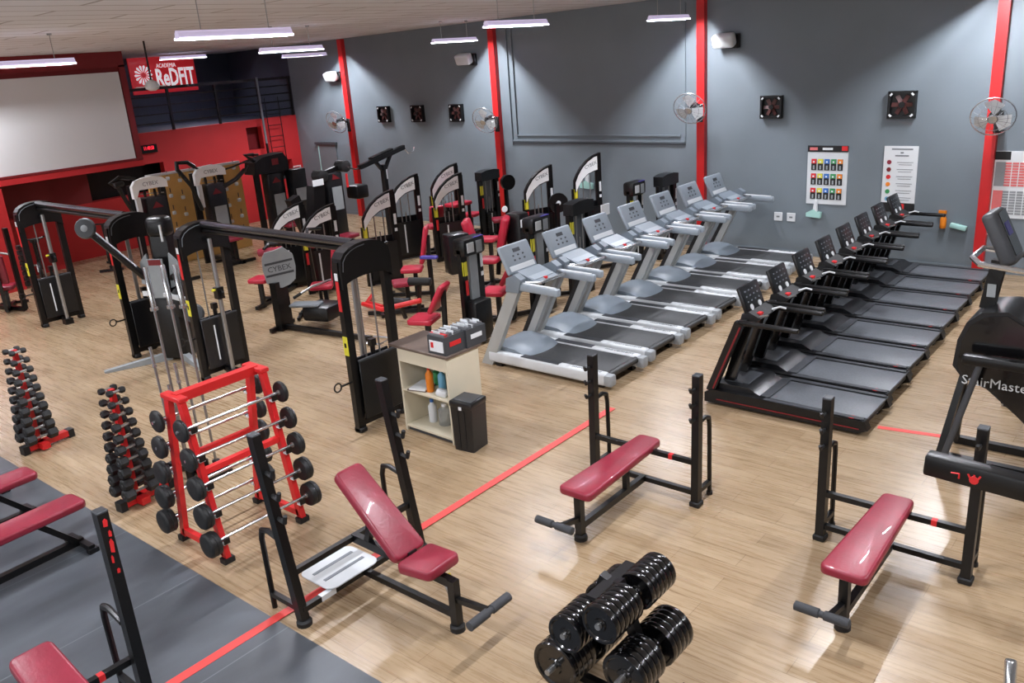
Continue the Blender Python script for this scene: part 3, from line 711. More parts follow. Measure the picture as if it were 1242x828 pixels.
def incline_bench(lean=.24, pc=(-.27, .755), ang=math.atan2(.52, .62), hooks=True, W=.62):
    r = thing('incline_bench', 'x', 'weight bench')
    for s in (-1, 1):
        b = MB('black'); b.beam((s * W, 0, 0.0), (s * W, lean, 1.52), .07, .075, (0, 1, 0)); b.setm('black_matte').lathe([(.06, 0), (.06, .035), (.045, .05)], (s * W, 0, 0), seg=12); u = b.build('upright', r)
        b = MB('dark_grey'); b.pad((s * W, lean, 1.525), (.075, .08, .02), None, .006, 1); b.build('end_cap', u)
        if not hooks:
            for z, h, w, dx in ((1.46, .05, .03, 0), (1.38, .04, .02, .012), (1.3, .09, .026, .006), (1.21, .05, .014, -.01), (1.12, .03, .02, .008)): b = MB('red_sticker'); b.prism([(-w / 2, -h / 2), (w * .3, -h * .6), (w / 2, h * .2), (w * .1, h / 2), (-w * .4, h * .3)], (s * W + dx, lean * z / 1.52 - .041, z), (1, 0, 0), (0, 0, 1), .006); b.build('worn_sticker', u)
        for z in (.88, 1.06, 1.24) if hooks else ():
            y = lean * z / 1.52; b = MB('black_matte'); b.tube([(s * W, y - .02, z), (s * W, y - .11, z - .01), (s * W, y - .13, z + .05)], .018, 6); b.build('bar_hook', u)
        b = MB('black'); b.tube([(s * W, .11, .68), (s * W, .28, .72), (s * W, .36, .7), (s * W, .385, .62), (s * W, .38, .0)], .022, 8); b.beam((s * W, .0, .13), (s * W, .38, .13), .04, .04); b.build('support_loop', r)
    b = MB('black'); b.beam((-W, .07, .42), (W, .07, .42), .045, .045); b.setm('red_sticker').box((.3, .07, .42), (.04, .047, .047)); b.build('crossbar', r)
    b = MB('black'); b.beam((-W, .0, .13), (W, 0, .13), .045, .045); b.setm('white').box((-.38, 0, .13), (.14, .047, .047)); b.build('crossbar', r)
    b = MB('black'); b.beam((0, .07, .42), (0, -1.02, .40), .055, .07); b.build('spine_beam', r)
    b = MB('black'); b.beam((0, 0, .13), (0, -1.0, .13), .045, .05); b.build('lower_beam', r)
    b = MB('black'); b.beam((0, -1.02, 0), (0, -1.02, .43), .065, .065, (0, 1, 0)); b.setm('black_matte').lathe([(.058, 0), (.058, .04), (.045, .055)], (0, -1.02, 0), seg=12); b.build('leg', r)
    R = Euler((ang, 0, 0)).to_matrix()
    b = MB('maroon'); b.pad((0, pc[0], pc[1]), (.31, .84, .08), R, .024, 3, taper=.84, corner=.05); b.setm('black').box(Vector((0, pc[0], pc[1])) + R @ Vector((0, 0, -.05)), (.12, .7, .02), R); b.build('backrest_pad', r)
    b = MB('maroon'); b.pad((0, -.79, .49), (.33, .34, .085), (-.1, 0, 0), .024, 3, taper=1.12, corner=.05); b.build('seat_pad', r)
    b = MB('black'); b.beam((0, -.1, .42), (0, pc[0] + .07, pc[1] - .02), .05, .05, (0, 1, 0)); b.beam((0, -.6, .42), (0, -.58, .52), .08, .08, (0, 1, 0)); b.build('backrest_bracket', r)
    b = MB('chrome'); b.cyl((.05, -.82, .44), (.05, -.98, .16), .022, 10); b.build('seat_strut', r)
    b = MB('yellow'); b.lathe([(.012, 0), (.012, .05), (.022, .055), (.022, .08)], (.05, -.84, .34), (1, -.4, 0), 10); b.build('adjust_pin', r)
    b = MB('black'); b.beam((0, -1.02, .27), (0, -1.34, .3), .04, .04); b.build('roller_arm', r)
    b = MB('foam'); b.lathe([(.02, 0), (.036, .006), (.036, .19), (.026, .195), (.026, .235), (.036, .24), (.036, .424), (.02, .43)], (-.215, -1.36, .3), (1, 0, 0), 12); b.build('foam_roller', r)
    b = MB('silver_light'); b.pad((-.12, .16, .17), (.52, .42, .012), None, .004, 1, corner=.08)
    b.setm('mid_grey').box((-.12, .24, .178), (.4, .03, .004)).box((-.12, .1, .178), (.4, .03, .004)); b.setm('black').beam((-.3, .02, .15), (-.3, .34, .15), .04, .03); b.beam((.06, .02, .15), (.06, .34, .15), .04, .03); b.build('foot_plate', r)
    return r
ib = incline_bench(); ib.location = (-4.93, 3.66, 0); ib.rotation_euler = (0, 0, PI / 2); ib['label'] = 'maroon incline bench with grey foot plate, straddling the red tape line'
ib2 = incline_bench(.02, (-.17, .61), .29, False, .52); ib2.location = (-5.0, 1.32, .008); ib2.rotation_euler = (0, 0, PI / 2); ib2['label'] = 'maroon press bench cut off at lower left, with worn red marks on its post'

# flat utility benches on the mat
def utility_bench():
    r = thing('utility_bench', 'x', 'weight bench')
    b = MB('maroon'); b.pad((0, 0, .44), (.29, 1.25, .075), None, .025, 3, corner=.06); b.setm('black').box((0, 0, .395), (.12, 1.1, .02)); b.build('bench_pad', r)
    b = MB('black'); b.beam((0, -.5, .06), (0, .56, .06), .06, .06); b.build('spine_beam', r)
    for s in (-1, 1):
        b = MB('black'); b.beam((0, s * .2, .4), (0, s * .5, .07), .07, .05, (0, 1, 0)); b.build('leg', r)
        b = MB('black'); b.beam((-.2, s * .54, .045), (.2, s * .54, .045), .055, .045); b.box((-.2, s * .54, .02), (.06, .09, .04)); b.box((.2, s * .54, .02), (.06, .09, .04)); b.build('foot_bar', r)
    return r
ub = utility_bench(); ub.location = (-7.58, 2.03, 0.008); ub.rotation_euler = (0, 0, .06); ub['label'] = 'maroon flat bench on the rubber mat at the left edge, nearer one'
dup(ub, (-8.6, 2.03, 0.008), .05, 'maroon flat bench on the rubber mat at the left edge, just behind the nearer one')
dup(ub, (-9.62, 2.05, 0.008), .05, 'maroon flat bench barely showing at the left edge near the dumbbell tower')

# ------------------------------------------------------------------ barbell rack with fixed barbells
RX, RY = -6.56, 3.6
r = thing('barbell_rack', 'bright red A-frame rack holding fixed straight barbells on both faces', 'barbell rack', (RX, RY, 0))
H = 1.46
for sy in (-1, 1):
    y = sy * .4
    for sx in (-1, 1):
        b = MB('red'); b.beam((sx * .34, y, .04), (sx * .1, y, H), .07, .05, (0, 1, 0)); b.setm('black_matte').box((sx * .345, y, .025), (.08, .1, .05)); u = b.build('leg', r)
        for k in range(5):
            z = .215 + k * .25; x = sx * (.34 - .24 * (z - .04) / (H - .04)); b = MB('white'); b.box((x + sx * .055, y, z - .02), (.05, .055, .02)); b.setm('black').box((x + sx * .085, y, z + .005), (.012, .055, .05)); b.build('bar_peg', u)
    b = MB('red'); b.pad((0, y, H + .01), (.3, .09, .045), None, .008, 1); b.build('top_cap', r)
    b = MB('red'); b.beam((-.33, y, .09), (.33, y, .09), .05, .06); b.build('foot_bar', r)
b = MB('red'); b.beam((0, -.4, H + .0), (0, .4, H), .09, .08); b.build('top_beam', r)
b = MB('red'); b.beam((.2, -.4, .82), (.2, .4, .82), .06, .05); b.build('middle_bar', r)
b = MB('red'); b.beam((-.2, -.4, .82), (-.2, .4, .82), .06, .05); b.build('middle_bar', r)
WT = ['thickest', 'second thickest', 'middle', 'second thinnest', 'thinnest']
for sx, side in ((1, 'right'), (-1, 'left')):
    for k in range(5):
        z = .24 + k * .25; x = sx * (.34 - .24 * (z - .04) / (H - .04) + .055)
        n = 'topmost' if k == 4 else ('lowest' if k == 0 else ['', 'fourth', 'third', 'second'][k])
        t = thing('barbell', '%s of five fixed barbells on the %s face of the red rack' % ((n if k in (0, 4) else n + ' from the top'), side), 'barbell', (RX + x, RY, z), group='fixed barbells on the red rack')
        b = MB('chrome'); b.cyl((0, -.54, 0), (0, .54, 0), .014, 10); b.build('bar', t)
        th = .042 + .014 * (4 - k); rd = .1 + .003 * (4 - k)
        for s in (-1, 1):
            b = MB('rubber'); b.lathe([(.03, 0), (rd * .92, .0), (rd, .012), (rd, th * .45), (rd * .96, th * .5), (rd, th * .55), (rd, th - .012), (rd * .9, th), (rd * .82, th + .004), (.03, th + .004)], (0, s * .475, 0), (0, s, 0), 20); b.build('end_weight', t)
            b = MB('steel'); b.lathe([(.022, -.012), (.026, .0)], (0, s * .472, 0), (0, s, 0), 10); b.build('collar', t)

# ------------------------------------------------------------------ vertical bar stand
r = thing('bar_stand', 'low black stand holding upright bars between dumbbell tower and red rack', 'bar stand', (-8.1, 3.98, 0))
b = MB('black'); b.beam((-.3, -.08, .05), (.34, .08, .05), .07, .06); b.box((-.3, -.08, .03), (.08, .3, .06)); b.box((.34, .08, .03), (.08, .34, .06)); b.build('base', r)
BARS = [(-8.32, 3.95, 1.3, 0), (-8.18, 4.1, 1.1, 0), (-8.02, 3.92, 2.18, 1), (-7.93, 4.05, 2.18, 1), (-7.82, 4.12, 2.18, 1), (-7.9, 3.85, 1.0, 0)]
BNL = ['short steel bar standing leftmost in the bar stand, with free tip', 'shorter steel bar second from left in the bar stand', 'long steel bar standing leftmost of the three long ones', 'long steel bar standing middle of the three long ones', 'long steel bar standing rightmost of the three long ones', 'shortest steel bar standing behind the top of the red rack']
for i, (x, y, L, big) in enumerate(BARS):
    t = thing('weight_bar', BNL[i], 'weight bar', (x, y, .08), group='bars in the upright stand')
    t.rotation_euler = (0.0, -0.02 if big else -.05, 0)
    b = MB('black'); b.lathe([(.04, -.07), (.04, .08), (.03, .085)], seg=10); b.build('socket', t)
    b = MB('steel'); b.cyl((0, 0, -.02), (0, 0, L - (.4 if big else .0)), .0145, 8); b.build('shaft', t)
    b = MB('chrome'); 
    if big: b.lathe([(.04, L - .43), (.04, L - .40), (.026, L - .40), (.026, L), (.02, L + .01)], seg=12)
    else: b.lathe([(.025, L - .22), (.025, L - .2), (.018, L - .2), (.018, L)], seg=10)
    b.build('sleeve', t)

# ------------------------------------------------------------------ dumbbell towers
def dumb_tower(X, Y, rz, lab):
    r = thing('dumbbell_rack', lab, 'dumbbell rack', (X, Y, 0), rz)
    b = MB('red'); b.box((0, 0, .64), (.05, .05, 1.16)); b.build('post', r)
    b = MB('red'); b.beam((0.02, -.16, .06), (0.02, .34, .06), .09, .07); b.box((0, 0, .06), (.34, .09, .07)); b.build('base', r)
    for s in (-.5, 1):
        b = MB('black_matte'); b.box((.02, s * .36, .05), (.1, .07, .1)); b.build('end_cap', r)
    return r
def dumbbell(k, lab, loc, rz):
    t = thing('dumbbell', lab, 'dumbbell', loc, rz, 'dumbbells on the slim red towers')
    L = .36 - .02 * k; hr = .066 - .0036 * k
    b = MB('steel'); b.cyl((0, -L / 2, 0), (0, L / 2, 0), .014, 8); b.build('handle', t)
    for s in (-1, 1):
        b = MB('rubber'); w = L * .3; b.lathe([(hr * .8, 0), (hr, .012), (hr, w - .012), (hr * .8, w)], (0, s * L / 2, 0), (0, -s, 0), 6); b.build('weight_head', t)
for X, Y, rz, nm in ((-10.32, 3.32, .1, 'left'), (-7.98, 3.3, .1, 'right')):
    dumb_tower(X, Y, rz, 'slim red dumbbell tower, %s' % ('the left one, at the left edge of the wooden floor' if nm == 'left' else 'the right one, next to the red barbell rack'))
    for k in range(10):
        z = .17 + k * .115
        for s in (-1, 1):
            lv = 'lowest tier' if k == 0 else ('top tier' if k == 9 else '%s tier from the bottom' % ORD[k])
            o = s * (.105 - .004 * k); c, sn = math.cos(rz), math.sin(rz)
            dumbbell(k, 'black dumbbell on the %s of the %s red tower, %s side' % (lv, nm, 'left' if s < 0 else 'right'), (X + o * c, Y + o * sn, z), rz)

# ------------------------------------------------------------------ plate tree
TX, TY = -2.56, 3.72
r = thing('plate_tree', 'black A-frame plate tree in the foreground loaded with weight plates', 'plate rack', (TX, TY, 0))
for s in (-1, 1):
    b = MB('black'); b.beam((s * .04, 0, .92), (s * .34, 0, .04), .07, .06, (0, 1, 0)); b.build('leg', r)
    b = MB('black'); b.beam((s * .34, -.32, .035), (s * .34, .32, .035), .07, .06); b.build('foot_bar', r)
b = MB('black'); b.beam((-.0, -.22, .9), (-.0, .22, .9), .08, .025); b.build('top_bar', r)
b = MB('black'); b.beam((-.33, 0, .06), (.33, 0, .06), .05, .05); b.build('cross_bar', r)
PEG = {'upper right': (.13, .84, .125, 6), 'upper left': (-.13, .66, .125, 6), 'lower right': (.25, .5, .15, 5), 'lower left': (-.27, .33, .165, 5)}
for nm, (px, pz, rad, n) in PEG.items():
    for s in (-1, 1):
        b = MB('steel'); b.cyl((px, 0, pz), (px, s * .36, pz), .02, 10); b.build('peg', r)
        first = None
        for i in range(n):
            w = .044; y0 = s * (.05 + i * .049)
            q = 'innermost' if i == 0 else ('outermost' if i == n - 1 else ORD[i] + ' from inside')
            lab = 'weight plate on the %s %s peg of the plate tree, %s' % (nm, 'near' if s < 0 else 'far', q)
            if first is None:
                b = MB('black_gloss'); R_ = rad
                b.lathe([(.026, 0), (R_ * .3, 0), (R_ * .34, .008), (R_ * .78, .008), (R_ * .84, -.0), (R_ * .96, 0), (R_, .008), (R_, w - .008), (R_ * .96, w), (R_ * .84, w), (R_ * .78, w - .01), (R_ * .34, w - .01), (R_ * .3, w), (.026, w)], (0, 0, 0), (0, s, 0), 28)
                o = b.build('weight_plate'); o.location = (TX + px, TY + y0, pz); first = o
            else:
                o = first.copy(); C.objects.link(o); o.location = (TX + px, TY + y0, pz)
            tag(o, lab, 'weight plate', 'plates on the plate tree')
# bar end at the lower right corner
t = thing('weight_bar', 'chrome bar end poking up at the lower right corner of the view', 'weight bar', (-.42, 4.1, 0)); t.rotation_euler = (-.32, -.12, 0)
b = MB('steel'); b.cyl((0, 0, .04), (0, 0, .62), .02, 10); b.build('shaft', t)
b = MB('chrome'); b.lathe([(.028, .6), (.042, .66), (.042, .7), (.03, .71), (.03, .86), (.026, .87)], seg=14); b.build('sleeve', t)
b = MB('black'); b.lathe([(.12, 0.0), (.12, .05), (.04, .07), (.04, .16)], seg=16); b.build('floor_socket', t)

# ------------------------------------------------------------------ cabinet, boxes, bin
CA = -.03
r = thing('cabinet', 'cream open-fronted cabinet with a brown top beside the cable tower', 'cabinet', (-6.48, 6.205, 0), CA)
W2, D2, HC = .39, .245, 1.0
b = MB('cream'); b.box((-W2 + .012, 0, HC / 2), (.024, 2 * D2, HC)); b.build('side_panel', r)
b = MB('cream'); b.box((W2 - .012, 0, HC / 2), (.024, 2 * D2, HC)); b.build('side_panel', r)
b = MB('cream'); b.box((0, D2 - .012, HC / 2), (2 * W2 - .05, .02, HC)); b.build('back_panel', r)
for z in (.06, .5):
    b = MB('cream'); b.box((0, -.01, z), (2 * W2 - .05, 2 * D2 - .03, .024)); b.build('shelf', r)
b = MB('cream'); b.box((0, -D2 + .012, HC - .08), (2 * W2 - .05, .022, .16)); b.build('front_rail', r)
b = MB('dark_grey'); b.box((0, -D2 + .04, .024), (2 * W2 - .05, .02, .048)); b.build('kick_board', r)
b = MB('brown_top'); b.box((-.04, .0, HC + .016), (2 * W2 + .14, 2 * D2 + .06, .032), bev=.006); b.build('table_top', r)
def on_cab(x, y): c, s = math.cos(CA), math.sin(CA); return (-6.48 + x * c - y * s, 6.205 + x * s + y * c)
def file_box(x, y, z, rz, lab, front):
    p = on_cab(x, y); t = thing('card_box', lab, 'file box', (p[0], p[1], z), rz, 'card file boxes on the cabinet')
    b = MB('dark_grey'); b.box((0, 0, .01), (.26, .3, .02)); b.box((-.125, 0, .1), (.012, .3, .2)); b.box((.125, 0, .1), (.012, .3, .2)); b.box((0, -.145, .1), (.26, .012, .2)); b.box((0, .145, .1), (.26, .012, .2)); b.build('tray', t)
    b = MB('card')
    for k in range(12): b.box((0, -.125 + k * .022, .12 + .02 * random.random()), (.23, .006, .2), (.1, 0, 0))
    b.setm('white')
    for k in range(10): b.box((random.uniform(-.08, .08), -.12 + k * .026, .2 + .02 * random.random()), (.1, .005, .07), (.1, 0, 0))
    c = b.build('file_cards', t); c['kind'] = 'stuff'
    b = MB('white' if front else 'offwhite'); b.box((0, -.1535, .09), (.2, .006, .12)); b.setm('red_sticker'); b.box((-.06, -.157, .1), (.04, .004, .06)); b.build('paper_label', t)
    b = MB('red_sticker' if front else 'white'); b.box((.133, 0, .11), (.006, .17, .05)); b.build('side_label', t)
    if front: b = MB('orange'); b.setm('red').box((0, -.1, .21), (.22, .05, .03)); b.build('red_divider', t)
file_box(.27, -.1, HC + .033, CA + .02, 'grey card file box with red edge on the cabinet, nearer one', True)
file_box(.29, .205, HC + .033, CA - .0, 'grey card file box on the cabinet, the one behind', False)
def bottle(name, m, x, y, z, h, rd, lab, cat='bottle', cap='white'):
    p = on_cab(x, y); t = thing(name, lab, cat, (p[0], p[1], z))
    b = MB(m); b.lathe([(rd * .9, 0), (rd, .01), (rd, h * .68), (rd * .4, h * .82), (rd * .35, h * .88)], seg=12); b.build('bottle_body', t)
    b = MB(cap); b.lathe([(rd * .45, h * .86), (rd * .45, h)], seg=10); b.build('cap', t)
bottle('bottle', 'orange', -.02, -.14, .512, .3, .045, 'orange bottle on the upper shelf of the cabinet', cap='red')
bottle('bottle', 'skyblue', .09, -.06, .512, .27, .045, 'blue clear bottle right of the orange one on upper shelf')
bottle('bottle', 'green', -.11, .06, .512, .22, .05, 'greenish bottle behind the orange one on upper shelf', cap='black')
bottle('bottle', 'offwhite', -.16, -.02, .072, .28, .05, 'white bottle with blue cap on the lower shelf of the cabinet', cap='blue')
bottle('jug', 'clear', .02, -.0, .072, .26, .08, 'clear plastic jug on the lower shelf of the cabinet', 'jug')
p = on_cab(-.2, -.08); t = thing('clipboard', 'white papers lying on the upper shelf, left side', 'papers', (p[0], p[1], .513), .25); b = MB('brown_top'); b.box((0, 0, .006), (.24, .32, .012)); b.build('board', t); b = MB('white'); b.box((.01, -.02, .02), (.21, .28, .016)); b.build('paper_stack', t)
p = on_cab(.2, -.17); t = MB('white'); t.pad((0, 0, .04), (.14, .1, .08), (0, .2, .3), .03, 2); o = t.build('paper_roll'); o.location = (p[0], p[1], .512); tag(o, 'crumpled white cloth roll at the right end of the upper shelf', 'cloth')
r = thing('waste_bin', 'black lidded waste bin standing against the cabinet side', 'bin', (-5.915, 6.03, 0), .12)
b = MB('shield'); b.prism([(-.12, 0), (.12, 0), (.14, .5), (-.14, .5)], (0, 0, 0), (1, 0, 0), (0, 0, 1), .26)
for x in (-.05, .03): b.setm('black_matte').box((x, -.132, .25), (.02, .006, .44))
b.build('bin_body', r)
b = MB('shield'); b.pad((0, 0, .535), (.3, .29, .07), None, .02, 2); b.setm('dark_grey').pad((0, 0, .572), (.24, .22, .014), None, .006, 1); b.build('lid', r)
b = MB('white'); b.box((.0, -.148, .5), (.035, .006, .035)); b.build('sticker', r)
# ------------------------------------------------------------------ cable crossovers
def crossover(xa, xb, lab):
    r = thing('cable_crossover', lab, 'cable machine', ((xa + xb) / 2, 5.98, 0))
    L = (xb - xa) / 2
    for s in (-1, 1):
        X = s * L
        for y in (-.32, .32):
            b = MB('black'); b.beam((X, y, 0), (X, y, 2.0), .075, .1, (0, 1, 0)); b.setm('black_matte').pad((X, y, .03), (.13, .1, .06), None, .012, 1); p = b.build('post', r)
            if y < 0:
                k = MB('red_sticker'); k.box((X + .0, y - .053, 1.62), (.05, .006, .34)); k.setm('white').box((X, y - .055, 1.84), (.05, .006, .08)); k.build('warning_strip', p)
                k = MB('yellow'); k.box((X + .0, y - .053, 1.05), (.075, .006, .22)); k.setm('black').box((X, y - .057, 1.06), (.03, .004, .05)); k.build('yellow_label', p)
        # arched head
        pts = []; n = 10
        for i in range(n + 1):
            a = PI * i / n; pts.append((-.36 * math.cos(a), 1.93 + .24 * math.sin(a) ** .7))
        lo = [(p[0], 1.7 + .1 * math.sin(PI * i / n)) for i, p in enumerate(pts)]
        b = MB('black'); b.band(lo, pts, (X, 0, 0), (0, 1, 0), (0, 0, 1), .16)
        b.setm('mid_grey').tube([(X + .082, p[0] * .93, p[1] - .035) for p in pts[:6]], .006, 5); b.build('arched_head', r)
        for y in (-.1, .1):
            b = MB('steel'); b.cyl((X, y, .12), (X, y, 1.85), .011, 6); b.build('guide_rod', r)
        b = MB('black_matte')
        for k in range(11): b.pad((X, 0, .24 + k * .046), (.1, .36, .042), None, .004, 1)
        b.setm('black').cyl((X, 0, .72), (X, 0, .95), .03, 8).box((X, 0, .99), (.07, .07, .08)); b.build('weight_stack', r)
        b = MB('shield'); b.pad((X + .07, 0, .5), (.02, .56, .7), None, .006, 1); b.pad((X - .07, 0, .5), (.02, .56, .7), None, .006, 1)
        b.setm('dark_grey').box((X + .07, 0, .855), (.03, .56, .02)); b.setm('white').box((X - s * .082, -.1, .5), (.004, .02, .5)); sh = b.build('weight_shield', r)
        b = MB('black'); b.beam((X, -.32, .1), (X, .32, .1), .06, .06); b.build('base_beam', r)
        c = X - s * .19
        b = MB('steel'); b.cyl((c, 0, .06), (c, 0, 1.95), .03, 10); b.setm('black').box((c, 0, .05), (.14, .14, .1)); b.beam((X, 0, 1.93), (c, 0, 1.93), .05, .05); b.beam((X, 0, .08), (c, 0, .08), .06, .06); b.build('pulley_column', r)
        b = MB('black'); b.box((c, 0, 1.2 if s < 0 else .5), (.1, .1, .16)); b.lathe([(.05, -.015), (.055, 0), (.05, .015)], (c - s * .06, 0, 1.2 if s < 0 else .5), (0, 1, 0), 12); b.setm('yellow').lathe([(.014, 0), (.02, .05)], (c, -.045, 1.25 if s < 0 else .55), (0, -1, 0), 8); b.build('pulley_carriage', r)
        b = MB('black'); b.cyl((X, -.36, .62), (X, -.52, .62), .012, 6); b.torus((X, -.56, .62), .05, .01, (1, 0, 0), 12, 5); b.build('handle', r)
    b = MB('dark_chrome'); b.cyl((-L + .1, 0, 2.13), (L - .1, 0, 2.13), .05, 12); b.setm('black').cyl((-L + .1, 0, 2.05), (L - .1, 0, 2.05), .03, 10); b.build('top_beam', r)
    return r
crossover(-15.75, -12.5, 'black cable crossover on the left with a silver beam before the red recess')
crossover(-10.56, -7.3, 'black cable crossover in the middle, its near tower standing by the cabinet')

# ------------------------------------------------------------------ dual arm cable machine
r = thing('dual_arm_cable_machine', 'black cable machine with two swing arms and round pulley heads between the crossover towers', 'cable machine', (-11.86, 6.05, 0), .5)
b = MB('black'); b.pad((0, 0, .5), (.42, .4, .95), None, .05, 2); b.build('weight_housing', r)
b = MB('black'); b.beam((0, .05, .9), (0, .1, 1.95), .26, .2, (0, 1, 0)); b.build('column', r)
b = MB('black'); b.pad((0, .08, 1.98), (.34, .26, .3), None, .08, 3); b.setm('white').box((.1, -.06, 1.9), (.03, .02, .24)); b.build('head_cover', r)
b = MB('placard'); b.box((-.02, -.17, 1.26), (.25, .02, .58)); b.setm('red_dark').box((-.02, -.182, 1.5), (.2, .004, .08)); b.build('instruction_placard', r)
for s in (-1, 1):
    b = MB('placard'); b.prism([(.0, -.1), (.22, -.02), (.18, .3), (.06, .42)], (s * .12, -.1, 1.2), (s, 0, 0), (0, 0, 1), .03); b.build('side_cover', r)
    foot = b = MB('placard'); b.prism([(0, 0), (.07, .0), (.07, .06), (0, .16)], (s * .12, 0, 0), (s * 1, -.0, 0), (0, 0, 1), .06)
    b.prism([(0, .0), (.95, 0), (.95, .03), (0, .12)], (s * .1, -.1, 0), (s * .77, -.64, 0), (0, 0, 1), .09); b.build('foot', r)
    b = MB('black'); e = (s * .8, -.45, 2.08) if s < 0 else (s * .5, -.25, .75)
    b.tube([(s * .16, -.08, 1.25), (s * .26, -.15, 1.3), e], .055, 8); a_ = b.build('swing_arm', r)
    b = MB('dark_grey'); b.lathe([(.06, -.05), (.13, -.04), (.15, 0), (.13, .04), (.06, .05)], e, (.3, -1, .2), 16); b.setm('placard').lathe([(.05, .05), (.04, .056)], e, (.3, -1, .2), 10); b.build('pulley_head', a_)
b = MB('silver_light'); b.beam((.1, -.25, 1.05), (.45, -.32, .98), .09, .05); b.beam((.14, -.22, 1.05), (.1, -.2, 1.42), .04, .04, (0, 1, 0)); b.build('accessory_tray', r)
b = MB('white'); b.box((-.22, -.2, 1.05), (.15, .02, .07)); b.build('sticker', r)
b = MB('black_matte'); b.ball((.25, -.2, .9), .15, 12, (.7, .6, 1.5)); b.build('hanging_pad', r)

# ------------------------------------------------------------------ selectorised machines
def tower(r, kind='arch', top=1.75, o=(0, 0), hw=None, label='CYBEX', rod='steel'):
    X, Y = o; k = top / 1.75
    if hw is None: hw = .33 if kind == 'arch' else .27
    if kind == 'arch':
        out = [(-hw, 1.28 * k), (-.26, 1.40 * k), (-.15, 1.53 * k), (0, 1.64 * k), (.16, 1.71 * k), (hw, top)]
        inn = [(-hw, 1.06 * k), (-.26, 1.16 * k), (-.15, 1.28 * k), (0, 1.37 * k), (.16, 1.41 * k), (hw, 1.42 * k)]
        b = MB('black'); b.band(inn, out, (X + .04, Y, 0), (0, 1, 0), (0, 0, 1), .08); sh = b.build('arched_shroud', r)
        lo = [(a[0] * .96 + .0, a[1] + .02) for a in inn[:-1]]; hi = [(a[0] * .96 + .0, a[1] - .035) for a in out[:-1]]
        lo.append((hw * .7, inn[-2][1] + .03)); hi.append((hw * .7, out[-2][1] - .02))
        b = MB('label_white'); b.band(lo, hi, (X + .087, Y, 0), (0, 1, 0), (0, 0, 1), .008); b.build('label_panel', sh)
        text_mesh('lettering', label, .1, 'ink', sh, (X + .094, Y + .06, 1.54 * k), (0, 1, .3), (0, -.3, 1), .001, 1.0)
        z0, z1 = 1.12 * k, top - .06
    elif kind == 'square':
        b = MB('shield'); b.prism([(-hw, top - .22), (hw, top - .22), (hw, top - .03), (hw * .4, top), (-hw * .4, top), (-hw, top - .03)], (X, Y, 0), (0, 1, 0), (0, 0, 1), .2); b.build('head_cover', r)
        b = MB('mid_grey'); b.box((X - .06, Y, 1.1), (.01, hw * 1.7, .76)); b.build('back_panel', r); z0 = z1 = top - .2
    else:
        b = MB('black'); b.pad((X, Y, top - .12), (.24, 2 * hw + .06, .26), None, .05, 2); b.setm('purple_blue').box((X + .03, Y + hw * .5, top + .002), (.16, hw, .01)); b.build('head_cover', r)
        b = MB('offwhite'); b.box((X + .123, Y - hw * .5, top - .12), (.006, .14, .14)); b.setm('placard').box((X + .123, Y + hw * .4, top - .13), (.006, .12, .17)); b.build('instruction_placard', r); z0 = z1 = top - .15
    for y, z in ((-hw + .03, z0), (hw - .03, z1)):
        b = MB('black'); b.beam((X, Y + y, 0), (X, Y + y, z), .07, .12, (0, 1, 0)); p = b.build('post', r)
        s = MB('yellow') if y < 0 else MB('white')
        if y < 0: s.box((X + .0, Y + y - .037, z0 - .1 if kind == 'arch' else top - .42), (.1, .006, .2)); s.box((X + .063, Y + y, z0 - .1 if kind == 'arch' else top - .42), (.006, .06, .2)); s.setm('red_sticker').box((X + .063, Y + y, z0 - .36 if kind == 'arch' else top - .7), (.006, .05, .22))
        else: s.box((X + .063, Y + y, 1.2), (.006, .05, .2)); s.box((X + .063, Y + y, 1.0), (.006, .05, .06))
        s.build('sticker', p)
    for y in (-.09, .09):
        b = MB(rod); b.cyl((X, Y + y, .1), (X, Y + y, z0 + .05 if kind != 'arch' else 1.36 * k), .012, 6); b.build('guide_rod', r)
    b = MB('black_matte')
    for i in range(12): b.box((X, Y, .2 + i * .04), (.1, .3, .036))
    b.setm('steel').cyl((X, Y, .68), (X, Y, 1.0), .012, 6); b.setm('white').box((X + .052, Y, .42), (.003, .03, .44)); b.build('weight_stack', r)
    b = MB('shield'); b.box((X - .07, Y, .5), (.015, 2 * hw - .1, .8)); b.build('weight_shield', r)
    if kind == 'arch': b = MB('shield'); b.box((X + .075, Y, .45), (.015, 2 * hw - .1, .7)); b.setm('offwhite').box((X + .084, Y - .08, .45), (.004, .03, .6)); b.build('front_shield', r)
    b = MB('black'); b.beam((X, Y - hw, .06), (X, Y + hw, .06), .09, .08); b.build('base_beam', r)
